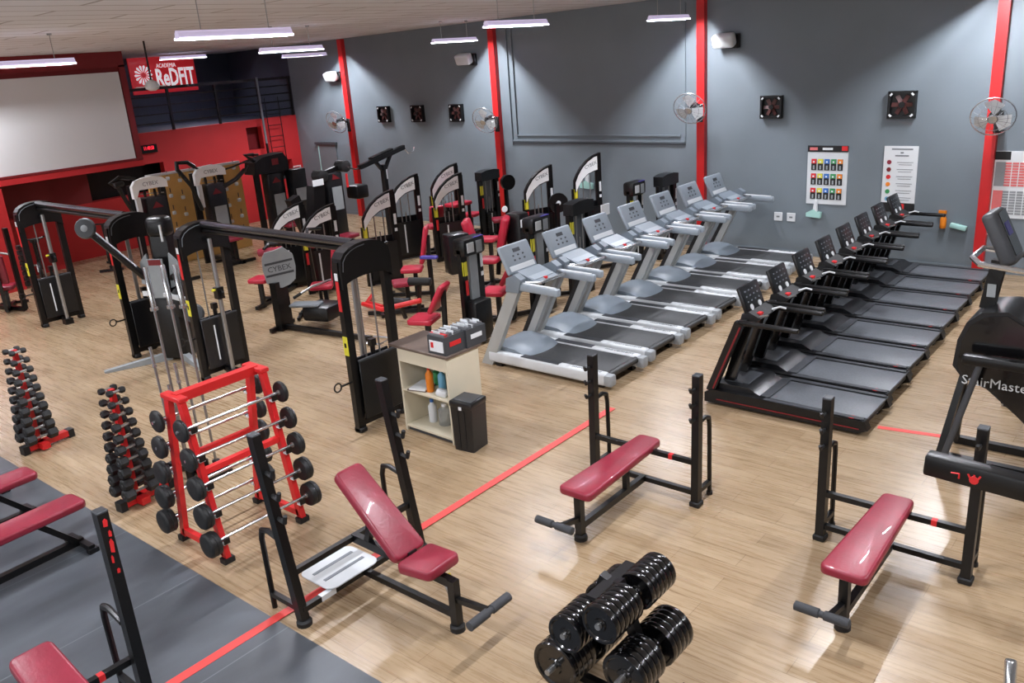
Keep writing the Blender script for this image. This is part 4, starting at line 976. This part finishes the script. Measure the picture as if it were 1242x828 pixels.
def seat(r, x, y, a, z=.5, back=True, col='maroon', tilt=.18, ped=True, h=.55, split=False, w=.36):
    """seat at x, y facing direction a (radians); the backrest stands behind it"""
    c, s = math.cos(a), math.sin(a)
    def P(u, v, zz): return (x + u * c - v * s, y + u * s + v * c, zz)
    Rz = Matrix.Rotation(a - PI / 2, 3, 'Z')
    b = MB(col); b.pad(P(0, 0, z), (w, .38, .08), Rz, .024, 3, corner=.05); b.setm('black').box(P(0, 0, z - .05), (.16, .24, .02), Rz); b.build('seat', r)
    b = MB('black'); b.beam(P(-.05, 0, 0), P(-.05, 0, z - .05), .07, .07, (c, s, 0)); b.beam(P(-.3, 0, .05), P(.45, 0, .05), .06, .06); b.beam(P(.42, -.25, .04), P(.42, .25, .04), .05, .05); b.build('seat_frame', r)
    if back:
        R = Rz @ Matrix.Rotation(tilt, 3, 'X')
        if split:
            for q in (-.11, .11):
                b = MB(col); b.pad(P(-.26, q, z + .1 + h / 2), (.12, .07, h), R, .03, 3); b.build('backrest', r)
            b = MB(col); b.pad(P(-.27, 0, z + .08 + h), (.3, .07, .14), R, .03, 3); b.build('headrest', r)
        else:
            b = MB(col); b.pad(P(-.26, 0, z + .1 + h / 2), (w * .85, .075, h), R, .028, 3); b.build('backrest', r)
        b = MB('black'); b.beam(P(-.3, 0, .05), P(-.34, 0, z + .1 + h * .75), .06, .06, (c, s, 0)); b.build('backrest_post', r)
def pad_roll(r, p, axis, L, m='maroon', rd=.06, foot=None):
    a = Vector(p); d = Vector(axis).normalized()
    b = MB(m); b.lathe([(rd * .7, 0), (rd, .015), (rd, L - .015), (rd * .7, L)], a - d * L / 2, d, 12); b.build('roller_pad', r)
    if foot: b = MB('black'); b.beam(foot, p, .05, .05, (1, 0, 0)); b.build('pad_arm', r)
def arm(r, pts, m='black', rd=.028, name='lever_arm', grip=True):
    b = MB(m); b.tube(pts, rd, 8); o = b.build(name, r)
    if grip:
        d = (Vector(pts[-1]) - Vector(pts[-2])).normalized(); e = Vector(pts[-1]); g = MB('black_matte'); g.cyl(e - d * .02, e + d * .13, .026, 8); g.build('hand_grip', o)
def frame(r, a, b2, w=.06):
    b = MB('black'); b.beam((a[0], a[1], .05), (b2[0], b2[1], .05), w, w); b.build('floor_beam', r)
def wm(x, y, rz, lab, cat='gym machine'): return thing('weight_machine', lab, cat, (x, y, 0), rz)

# two arched machines just behind the crossover beam
r = wm(-13.66, 9.54, -.38, 'low arched weight machine, left of the two directly behind the crossover beam'); tower(r, 'arch', 1.62)
frame(r, (0, 0), (1.0, -.85)); seat(r, 1.0, -.85, 2.4, .5, False, 'red_pad'); pad_roll(r, (.58, -.52, .88), (.7, .7, .1), .5, 'maroon', .075, (.55, -.5, .05)); pad_roll(r, (.5, -.42, 1.0), (.7, .7, .1), .3, 'black_matte', .05, (.45, -.38, .05)); arm(r, [(.1, -.2, 1.0), (.3, -.35, 1.05), (.5, -.55, .98)], 'steel')
r = wm(-12.83, 9.62, -.38, 'low arched weight machine with split red backrest, behind the crossover beam'); tower(r, 'arch', 1.62)
frame(r, (0, 0), (1.5, -.5)); seat(r, 1.6, -.52, -2.0, .52, True, 'red_pad', .12, True, .62, True); pad_roll(r, (1.28, -.52, 1.2), (1, .2, 0), .22, 'maroon', .08, (1.2, -.45, .05)); arm(r, [(.1, .0, 1.2), (.5, -.35, 1.3), (1.0, -.5, 1.2)]); arm(r, [(1.6, -.3, .6), (1.85, -.75, .6), (1.8, -.95, .5)], 'steel', .02)
# leaning round grey placard machine
r = wm(-11.6, 7.7, .3, 'low weight machine with large rounded grey placard behind the crossover beam')
b = MB('placard'); pl = [(-.24, -.22), (-.12, -.3), (0, -.32), (.14, -.28), (.24, -.2), (.27, .0), (.25, .2), (.14, .29), (.1, .33), (-.04, .29), (-.2, .27), (-.26, .18), (-.27, 0)]
pu = Vector((.75, .66, 0)); pn = Vector((.66, -.75, 0)); pl = [(a * .95, b2 * 1.0) for a, b2 in pl]
b.prism(pl, Vector((.12, 0, 1.02)) - pn * 0, pu, (0, 0, 1), .05); b.setm('dark_grey').box(Vector((.12, 0, 1.12)) + pn * .027, (.006, .44, .035), (.1, 0, -.85)); b.box(Vector((.12, 0, .93)) + pn * .027, (.006, .44, .035), (.1, 0, -.85)); ps = b.build('front_placard', r)
text_mesh('lettering', 'CYBEX', .12, 'dark_grey', ps, Vector((.12, 0, 1.02)) + pn * .028, (.75, .66, .09), (-.07, -.06, 1), .001)
b = MB('black'); b.beam((.05, 0, 0), (.05, 0, .8), .12, .3, (0, 1, 0)); b.build('post', r)
b = MB('black'); b.beam((-.1, 0, .06), (1.9, -.35, .06), .07, .07); b.beam((0, -.3, .05), (0, .3, .05), .06, .06); b.build('floor_beam', r)
b = MB('chrome'); b.tube([(1.85, -.5, .04), (2.15, -.52, .04), (2.15, -.2, .04), (1.85, -.2, .04)], .018, 6); b.build('foot_loop', r)
b = MB('mid_grey'); b.pad((.5, .05, .42), (.5, .24, .05), (0, 0, .2), .015, 1); b.build('foot_plate', r)
b = MB('black'); b.pad((.7, .2, .28), (.5, .5, .25), None, .06, 2); b.build('weight_housing', r)
# the row of tall arched machines with white label panels
r = wm(-12.19, 10.52, -.38, 'arched weight machine with white label, leftmost tall one, left of the T-shaped mast'); tower(r, 'arch', 1.76)
frame(r, (0, 0), (1.2, 0)); seat(r, 1.3, .06, -2.1, .5, True, 'red_pad', .2, True, .66); arm(r, [(.9, -.6, .06), (1.5, -.9, .12), (2.0, -.8, .14)], 'red', .035, 'lever_arm', False); arm(r, [(.6, -.1, .9), (.9, -.5, .9), (1.2, -.8, .86)]); b = MB('shield'); b.pad((1.75, .75, .75), (.3, .4, .7), None, .03, 2); b.setm('white').box((1.905, .7, .95), (.006, .1, .1)); b.build('weight_housing', r)
r = wm(-13.28, 12.22, -.38, 'arched weight machine with white curved label standing under the T-shaped bar'); tower(r, 'arch', 1.76)
frame(r, (0, 0), (.1, .55)); seat(r, .12, .6, 2.9, .62, True, 'red_pad', .5, True, .4)
r = wm(-13.35, 13.5, -.38, 'arched weight machine with white curved label, rear one of the overlapping pair'); tower(r, 'arch', 1.80)
frame(r, (0, 0), (-.6, .9)); seat(r, -.6, .9, 2.2, .5, False, 'red_pad')
r = wm(-12.32, 12.53, -.38, 'arched weight machine with white curved label, front one of the overlapping pair'); tower(r, 'arch', 1.77)
frame(r, (0, 0), (.6, .5)); seat(r, .9, .4, -2.4, .5, False, 'red_pad')
r = wm(-10.99, 13.82, -.38, 'arched weight machine with white curved label at the foot of second red stripe'); tower(r, 'arch', 1.78)
frame(r, (0, 0), (.25, .5)); b = MB('black'); b.lathe([(.05, -.04), (.2, -.04), (.21, 0), (.2, .04), (.05, .04)], (.2, .36, 1.0), (1, -.4, 0), 18); b.setm('white').lathe([(.05, .042), (.045, .05)], (.2, .36, 1.0), (1, -.4, 0), 10); b.setm('black').beam((.24, .3, 0), (.24, .3, 1.0), .08, .08, (0, 1, 0)); b.build('cam_wheel', r)
r = wm(-10.45, 14.8, -.38, 'tallest arched weight machine with white curved label, right of the second red stripe'); tower(r, 'arch', 1.9)
frame(r, (0, 0), (.5, -.4)); seat(r, .55, -.4, 2.6, .6, False, 'red_pad'); seat(r, .95, -.35, 2.6, .6, False, 'red_pad')
# square topped machines by the wall
r = wm(-12.72, 14.25, 0, 'square topped weight machine left of the second red stripe with red stool seat'); tower(r, 'square', 1.6, hw=.3)
frame(r, (0, 0), (-.2, -.9)); b = MB('red_pad'); b.pad((-.15, -.85, .98), (.36, .55, .08), None, .03, 3); b.build('seat', r)
for (px_, py_) in ((-.28, -1.05), (-.02, -1.05), (-.28, -.65), (-.02, -.65)): b = MB('black'); b.beam((px_, py_, 0), (px_, py_, .95), .05, .05, (0, 1, 0)); b.build('seat_leg', r)
seat(r, .55, -.3, 2.4, .58, False, 'maroon'); b = MB('black'); b.lathe([(.05, -.05), (.17, -.05), (.17, .05), (.05, .05)], (.15, .5, 1.25), (1, -.4, 0), 16); b.beam((.1, .48, 0), (.1, .48, 1.25), .07, .07, (0, 1, 0)); b.build('cam_wheel', r)
r = wm(-8.3, 11.5, 0, 'square topped weight machine behind the second and third silver treadmill consoles'); tower(r, 'square', 1.62, hw=.3); seat(r, -.5, -.5, 2.0, .5, True, 'maroon', .1, True, .4); frame(r, (0, 0), (-.5, -.5))
r = wm(-8.35, 14.45, 0, 'square topped weight machine against the wall left of the third red stripe'); tower(r, 'square', 1.62, hw=.3); seat(r, -.3, .5, 2.2, .5, False, 'maroon'); frame(r, (0, 0), (-.3, .5))
r = wm(-8.62, 13.75, 0, 'dark slim weight machine with white placard beside the wall square topped one'); tower(r, 'slim', 1.56, hw=.2); seat(r, -.5, -.9, 2.2, .5, True, 'red_pad', .1, True, .3); frame(r, (0, 0), (-.5, -.9)); b = MB('white'); b.box((-.2, -.7, 1.15), (.02, .26, .2)); b.build('paper_notice', r)
# the two slim machines behind the silver treadmills
for (x, y, lab) in ((-8.27, 8.75, 'slim black machine with blue corner and red seat, right behind the cabinet'), (-8.3, 10.35, 'slim black machine with blue corner and red seat, between first and second treadmill consoles')):
    r = wm(x, y, 0, lab); tower(r, 'slim', 1.56, hw=.2, rod='placard')
    b = MB('placard'); b.box((.02, .02, 1.0), (.05, .16, .75)); b.build('rod_cover', r)
    frame(r, (0, 0), (-.35, -.8)); seat(r, -.36, -.68, -2.75, .48, True, 'red_pad', .5, True, .45, w=.42)
    b = MB('black'); b.pad((.1, 0, .35), (.2, .36, .6), None, .03, 2); b.build('weight_housing', r)
# abductor style machine with two red wings
r = wm(-10.2, 11.2, 0, 'weight machine with two red upright wing pads in the middle of the machine cluster'); seat(r, .1, .0, -1.2, .5, False, 'red_pad')
for s in (-1, 1):
    b = MB('red_pad'); b.pad((.0 + s * .22, .1 + s * .2, .95), (.14, .3, .6), (.1, s * .25, .5), .05, 3); b.build('wing_pad', r)
    b = MB('black'); b.beam((s * .15, s * .15, .2), (s * .2, s * .2, .8), .06, .06, (0, 1, 0)); b.build('wing_arm', r)
b = MB('black'); b.pad((.35, .55, .65), (.35, .3, 1.25), None, .05, 2); b.setm('white').box((.53, .5, 1.1), (.006, .16, .14)); b.setm('white').lathe([(.06, 0), (.05, .01)], (.2, .4, 1.35), (1, -.5, 0), 10); b.build('weight_housing', r)
frame(r, (-.1, -.1), (.3, .6))
# leg machine low clutter near the middle
r = wm(-10.4, 9.35, 0, 'low seated machine with red lever and black rollers, before the arched row'); seat(r, 0, 0, -2.2, .5, False, 'maroon'); arm(r, [(-.5, -.5, .2), (.2, -.7, .25), (.8, -.4, .4)], 'red', .04, 'lever_arm', False)
pad_roll(r, (.5, -.1, .6), (1, .4, 0), .4, 'black_matte', .07, (.4, -.1, .05)); pad_roll(r, (.4, -.5, .35), (1, .4, 0), .4, 'black_matte', .07, (.4, -.4, .05)); frame(r, (-.4, -.5), (.6, .3)); b = MB('purple_blue'); b.pad((.2, .45, .85), (.3, .1, .05), (0, 0, .4), .01, 1); b.setm('black').beam((.2, .45, 0), (.2, .45, .85), .06, .06, (0, 1, 0)); b.build('side_handle', r)

# T-shaped cable station
r = wm(-13.9, 12.3, .15, 'black T-shaped bar station rising above the arched machines, in front of the grey wall', 'gym machine')
b = MB('black'); b.beam((0, 0, 0), (0, 0, 1.95), .1, .1, (0, 1, 0)); b.setm('silver_light').box((.055, .03, 1.75), (.006, .03, .2)); b.build('mast', r)
b = MB('black'); b.beam((0, -.75, 2.0), (0, .75, 2.22), .09, .09); b.beam((-.02, -.35, 2.12), (-.02, .35, 2.23), .12, .04); b.beam((0, -.05, 1.85), (0, -.25, 2.06), .06, .06, (1, 0, 0)); b.beam((0, .05, 1.85), (0, .28, 2.13), .06, .06, (1, 0, 0)); b.build('top_bar', r)
b = MB('chrome'); b.tube([(0, .75, 2.2), (.08, .8, 2.08), (.1, .95, 2.1), (.05, 1.05, 2.18)], .012, 6); b.build('hook_handle', r)
b = MB('black'); b.tube([(0, -.75, 2.0), (.03, -.9, 1.98), (.05, -1.15, 2.06)], .014, 6); b.build('hook_handle', r)
b = MB('black'); b.beam((0, -.4, .05), (0, .6, .05), .1, .08); b.beam((-.5, 0, .05), (.2, 0, .05), .1, .08); b.build('base', r)

# ------------------------------------------------------------------ tall column machines at the left rear
def column(x, y, rz, lab, cap=True, boxy=False):
    r = wm(x, y, rz, lab)
    b = MB('shield'); b.pad((0, .1, 1.05), (.3, .44, 1.35), None, .04, 2); b.build('weight_housing', r)
    b = MB('black'); b.beam((-.05, .36, 0), (-.05, .36, 2.05), .06, .14, (0, 1, 0)); b.beam((-.05, -.3, 0), (-.05, -.3, 2.0), .06, .14, (0, 1, 0)); b.build('frame', r)
    b = MB('placard'); b.box((.155, .12, .98), (.01, .3, .5)); b.build('instruction_placard', r)
    b = MB('red_dark'); b.prism([(-.12, 0), (.12, 0), (-.02, .13)], (.156, .1, 1.5), (0, 1, 0), (0, 0, 1), .008); b.build('red_mark', r)
    if cap:
        cp = [(-.36, 1.74), (-.36, 1.98), (-.28, 2.08), (-.1, 2.13), (.1, 2.14), (.3, 2.1), (.4, 2.02), (.4, 1.88), (.2, 1.9), (-.22, 1.9), (-.3, 1.74)]
        b = MB('label_white'); b.prism(cp, (.1, 0, 0), (0, 1, 0), (0, 0, 1), .1); cpo = b.build('head_cover', r)
        text_mesh('lettering', 'CYBEX', .11, 'ink', cpo, (.153, .03, 2.0), (0, 1, 0), (0, 0, 1), .001, 1.0)
        b = MB('offwhite'); b.box((.05, -.25, 1.5), (.08, .09, .5)); b.build('side_strip', r)
        b = MB('black'); 
        for (yy, zz) in ((-.1, 1.82), (.12, 1.8), (.22, 1.84)): b.lathe([(.02, -.03), (.08, -.02), (.08, .02), (.02, .03)], (.1, yy, zz), (.4, 1, 0), 12)
        b.setm('steel').cyl((.12, -.2, 1.82), (.12, .3, 1.78), .012, 6); b.build('pulleys', r)
    if boxy:
        b = MB('black'); b.prism([(-.5, 1.75), (-.45, 2.02), (-.2, 2.12), (.35, 2.16), (.46, 2.0), (.46, 1.72)], (.0, 0, 0), (0, 1, 0), (0, 0, 1), .4); b.setm('red_dark').box((.203, .1, 1.98), (.006, .18, .14)); b.build('head_cover', r)
    b = MB('black'); b.beam((-.3, 0, .05), (.9, 0, .05), .1, .08); b.beam((.8, -.35, .04), (.8, .35, .04), .07, .06); b.build('base', r)
    seat(r, .6, .0, PI, .55, False, 'maroon')
    return r
r = column(-17.1, 8.68, 0, 'tall column machine with white top cover, left one of two, before the plywood wall')
arm(r, [(.1, -.35, 1.35), (.1, -.5, 1.7), (.12, -.62, 2.02), (.1, -.75, 2.12), (.1, -.55, 2.2), (.1, -.35, 2.16)], 'black', .045); pad_roll(r, (.15, -.62, 2.08), (0, 1, .2), .2, 'black_matte', .06)
r = column(-17.45, 10.28, 0, 'tall column machine with white top cover and tall black arm, right one of two')
arm(r, [(.1, -.3, 1.2), (.1, -.45, 1.75), (.12, -.72, 2.15), (.1, -.7, 2.28), (.1, -.45, 2.26), (.1, -.3, 2.14)], 'black', .045); arm(r, [(.12, .3, 1.62), (.2, .6, 1.75), (.2, .85, 1.92)], 'black', .05); arm(r, [(.1, .35, 1.98), (.15, .6, 2.02), (.15, .9, 2.08)], 'black', .02)
r = column(-17.5, 11.9, 0, 'bulky black machine with boxy dark head near the ladder', False, True)
arm(r, [(.1, -.2, 1.9), (.1, -.45, 2.1), (.12, -.62, 2.22), (.12, -.4, 2.2)], 'black', .05)
b = MB('shield'); b.pad((.2, .62, 1.2), (.3, .4, 1.1), None, .03, 2); b.setm('placard').box((.355, .62, 1.15), (.01, .3, .3)); b.build('second_column', r)
r = wm(-15.2, 11.9, 0, 'dark column machine with rounded shoulder rolls near the leftmost red stripe')
b = MB('shield'); b.pad((0, 0, 1.05), (.28, .44, 1.5), None, .04, 2); b.build('weight_housing', r)
b = MB('placard'); b.box((.145, .02, 1.25), (.01, .26, .5)); b.build('instruction_placard', r)
b = MB('red_dark'); b.prism([(-.1, 0), (.12, 0), (-.06, .12)], (.146, .02, 1.66), (0, 1, 0), (0, 0, 1), .008); b.build('red_mark', r)
pad_roll(r, (.05, -.32, 1.78), (1, 0, 0), .3, 'black_matte', .13); pad_roll(r, (.05, .32, 1.9), (1, 0, 0), .3, 'black_matte', .13)
b = MB('black'); b.beam((.0, -.32, 1.78), (.0, .32, 1.9), .1, .1); b.beam((0, -.3, 0), (0, -.3, 1.7), .08, .08, (0, 1, 0)); b.pad((.1, .62, 1.3), (.4, .34, .3), None, .05, 2); b.build('frame', r)
b = MB('black'); b.beam((.1, -.75, .3), (.1, -1.15, 1.45), .25, .2, (1, 0, 0)); b.beam((.1, -.7, .4), (.1, -.5, 1.6), .3, .25, (1, 0, 0)); b.beam((0, .2, .05), (0, -1.2, .05), .1, .08); b.build('leaning_frame', r)
b = MB('white'); b.box((.26, -.55, 1.68), (.02, .28, .13)); b.setm('red_sticker').box((.2, .28, 1.6), (.02, .05, .3)); b.build('sticker', r)
seat(r, .6, -.2, PI, .5, False, 'maroon')

# plywood climbing wall
r = thing('climbing_board', 'plywood board dotted with white holds standing behind the column machines', 'climbing wall', (-18.2, 10.45, 0))
b = MB('plywood'); b.box((0, 0, 1.0), (.06, 2.3, 2.0)); b.build('plywood_panel', r)
b = MB('offwhite'); b.box((0, 0, 2.01), (.1, 2.32, .05)); b.build('top_trim', r)
for i in range(8):
    for j in range(5):
        y = -.98 + i * .28; z = .3 + j * .38 + (.08 if i % 2 else 0)
        b = MB('white'); b.pad((.05, y, z), (.05, .09, .08), None, .015, 1); b.setm('brown_top').box((.035, y + .01, z + .12), (.01, .02, .1)); b.build('hold', r)

# spin bikes before the red recess
def bike():
    r = thing('exercise_bike', 'x', 'exercise bike', group='small black bikes by the red wall')
    b = MB('black'); b.beam((-.5, 0, .1), (.5, 0, .1), .06, .06); b.beam((-.5, -.25, .04), (-.5, .25, .04), .06, .05); b.beam((.5, -.25, .04), (.5, .25, .04), .06, .05); b.beam((-.2, 0, .1), (-.32, 0, .9), .05, .05, (1, 0, 0)); b.beam((.3, 0, .1), (.42, 0, 1.05), .05, .05, (1, 0, 0)); b.beam((-.22, 0, .35), (.35, 0, .6), .06, .06); b.build('frame', r)
    b = MB('black_matte'); b.lathe([(.03, -.03), (.22, -.03), (.24, 0), (.22, .03), (.03, .03)], (.32, 0, .36), (0, 1, 0), 20); b.setm('steel').lathe([(.05, .032), (.05, .05)], (.32, 0, .36), (0, 1, 0), 10); b.build('flywheel', r)
    b = MB('black_matte'); b.pad((-.32, 0, .93), (.28, .18, .07), None, .025, 2); b.build('saddle', r)
    b = MB('black'); b.tube([(.6, -.22, 1.12), (.44, -.2, 1.08), (.42, 0, 1.06), (.44, .2, 1.08), (.6, .22, 1.12)], .018, 6); b.build('handlebar', r)
    b = MB('steel'); b.beam((0, .06, .3), (.1, .06, .16), .02, .03); b.beam((0, -.06, .3), (-.1, -.06, .44), .02, .03); b.box((.1, .12, .16), (.1, .09, .02)); b.box((-.1, -.12, .44), (.1, .09, .02)); b.build('pedal', r)
    return r
b0 = bike(); b0.location = (-19.4, 8.75, 0); b0.rotation_euler = (0, 0, -.6); b0['label'] = 'small black exercise bike at the right end of the lower red wall'
dup(b0, (-19.2, 7.1, 0), -.4, 'small black exercise bike at the red wall, seen through the left crossover tower')
# seated machine at the far left
r = wm(-17.75, 5.85, 0, 'seated machine with maroon seat and tall maroon backrest at the far left edge'); seat(r, 0, 0, 2.6, .45, True, 'maroon', .1, True, .55); b = MB('black'); b.beam((.45, .1, .05), (.45, .1, 1.6), .08, .08, (0, 1, 0)); b.beam((.45, .1, .05), (-.3, -.1, .05), .07, .07); b.build('frame', r); arm(r, [(.42, .1, 1.1), (.1, -.2, 1.2), (-.3, -.4, 1.25)], 'steel', .02); b = MB('black_matte')
for k in range(8): b.box((.45, .3, .5 + k * .1), (.12, .16, .08))
b.build('weight_stack', r)

# ------------------------------------------------------------------ stair climbers at the right edge
def stair(x, y, lab, txt=True):
    r = thing('stair_climber', lab, 'stair climber', (x, y, 0))
    body = [(.0, 1.0), (.02, 1.25), (.08, 1.42), (.2, 1.53), (.4, 1.56), (.55, 1.48), (.9, 1.12), (1.5, .45), (1.5, .2), (.9, .3), (.55, .62), (.3, .82), (.08, .9)]
    b = MB('shield'); b.prism(body, (0, .3, 0), (1, 0, 0), (0, 0, 1), .56); sd = b.build('side_panel', r)
    b = MB('black_gloss'); b.prism([(p[0] * .9 + .04, p[1] * .93 + .075) for p in body], (0, .015, 0), (1, 0, 0), (0, 0, 1), .02); b.build('panel_inset', r)
    if txt: text_mesh('lettering', 'StairMaster', .125, 'offwhite', sd, (.09, .0, .885), (1, 0, 0), (0, 0, 1), .002, 1.0, 'LEFT')
    b = MB('black'); b.beam((.06, .3, .9), (-.06, .1, 0.02), .06, .06, (1, 0, 0)); b.beam((.06, .3, .9), (-.02, .55, 0.02), .06, .06, (1, 0, 0)); b.beam((-.06, .1, .04), (1.6, .1, .04), .07, .07); b.beam((-.02, .55, .04), (1.6, .55, .04), .07, .07); b.build('base_frame', r)
    for k in range(4): b = MB('dark_grey'); b.pad((.75 + k * .22, .3, .95 - k * .22), (.26, .5, .05), None, .012, 1); b.build('step', r)
    b = MB('black'); b.beam((.18, .3, 1.5), (.24, .3, 1.95), .12, .1, (0, 1, 0)); b.setm('placard').box((.21, .235, 1.68), (.07, .006, .12)); b.build('console_post', r)
    R = Euler((0, 1.12, 0)).to_matrix()
    b = MB('dark_grey'); b.pad((.24, .3, 2.16), (.5, .34, .14), R, .045, 3); b.setm('black_gloss').box(Vector((.24, .3, 2.16)) + R @ Vector((-.02, 0, .071)), (.4, .26, .008), R); b.setm('purple_blue').box(Vector((.24, .3, 2.16)) + R @ Vector((-.06, -.02, .076)), (.12, .14, .006), R); b.build('console', r)
    b = MB('chrome'); b.tube([(.5, .02, 1.93), (.14, .0, 1.97), (.06, .1, 2.0), (.06, .5, 2.0), (.14, .6, 1.97), (.5, .58, 1.93)], .025, 8); b.setm('black').tube([(.5, .02, 1.93), (.9, -.0, 1.85), (1.3, .0, 1.3)], .03, 8).tube([(.5, .58, 1.93), (.9, .6, 1.85), (1.3, .6, 1.3)], .03, 8); b.build('handrail', r)
    return r
stair(-1.74, 8.12, 'large black stair climber with white lettering on its side, at the right edge')
stair(-1.5, 9.75, 'second black stair climber, behind the lettered one, cut by the right edge', False)
r = thing('hand_rail_frame', 'leaning metal rail with black upper bar before the stair climber lettering', 'gym frame', (-1.75, 7.95, 0))
b = MB('dark_grey'); b.cyl((.02, 0, .02), (.27, 0, 1.12), .03, 10); b.build('leaning_tube', r)
b = MB('dark_grey'); b.cyl((1.5, 0, .02), (1.3, 0, 1.12), .03, 10); b.build('leaning_tube', r)
b = MB('black'); b.pad((.75, 0, 1.15), (1.25, .09, .1), None, .03, 2); b.build('upper_bar', r)
b = MB('chrome'); b.cyl((.1, .2, .04), (1.5, .1, .04), .02, 8); b.build('lower_tube', r)
# black beam with red mark in front of the right bench
r = thing('lever_machine', 'black padded beam with red mark crossing in front of the right bench post', 'gym machine', (-.3, 5.75, 0))
b = MB('black'); b.pad((-.47, 0, 1.13), (1.13, .12, .155), (0, .05, 0), .02, 2); b.build('padded_beam', r)
b = MB('red_sticker'); b.lathe([(.03, 0), (.028, .004)], (-.72, -.062, 1.13), (0, -1, 0), 10)
for k in range(3): b.box((-.72 + .03 * (k - 1), -.063, 1.155), (.012, .003, .03), (0, (k - 1) * .5, 0))
b.tube([(-.86, -.063, 1.15), (-.81, -.063, 1.155), (-.81, -.063, 1.12)], .006, 4); b.build('red_mark', r)
b = MB('black'); b.beam((.0, .0, 0), (0, 0, 1.1), .1, .1, (0, 1, 0)); b.beam((-.1, -.4, .04), (-.1, .4, .04), .1, .08); b.build('post', r)

# ------------------------------------------------------------------ camera and world
cam = bpy.data.cameras.new('camera'); co = bpy.data.objects.new('camera', cam); C.objects.link(co)
cam.sensor_width = 36.0; cam.lens = 1038.22 / 1242 * 36.0; cam.clip_start = 0.05
th, ro, yaw = 0.324808, 0.0744306, 0.7144885
fw = Vector((-math.sin(yaw) * math.cos(th), math.cos(yaw) * math.cos(th), -math.sin(th)))
r0 = Vector((math.cos(yaw), math.sin(yaw), 0)); d0 = fw.cross(r0)
rt = r0 * math.cos(ro) + d0 * math.sin(ro); dn = -r0 * math.sin(ro) + d0 * math.cos(ro)
M = Matrix((rt, -dn, -fw)).transposed().to_4x4(); M.translation = Vector((0, 0, 4.0))
co.matrix_world = M
bpy.context.scene.camera = co
w = bpy.data.worlds.new('world'); bpy.context.scene.world = w; w.use_nodes = True
w.node_tree.nodes['Background'].inputs['Color'].default_value = (.6, .65, .7, 1); w.node_tree.nodes['Background'].inputs['Strength'].default_value = 0.3
vs = bpy.context.scene.view_settings; vs.view_transform = 'Standard'; vs.look = 'None'; vs.exposure = 0.0; vs.gamma = 1.0
bpy.context.scene.cycles.use_denoising = True
bpy.context.scene.cycles.max_bounces = 6
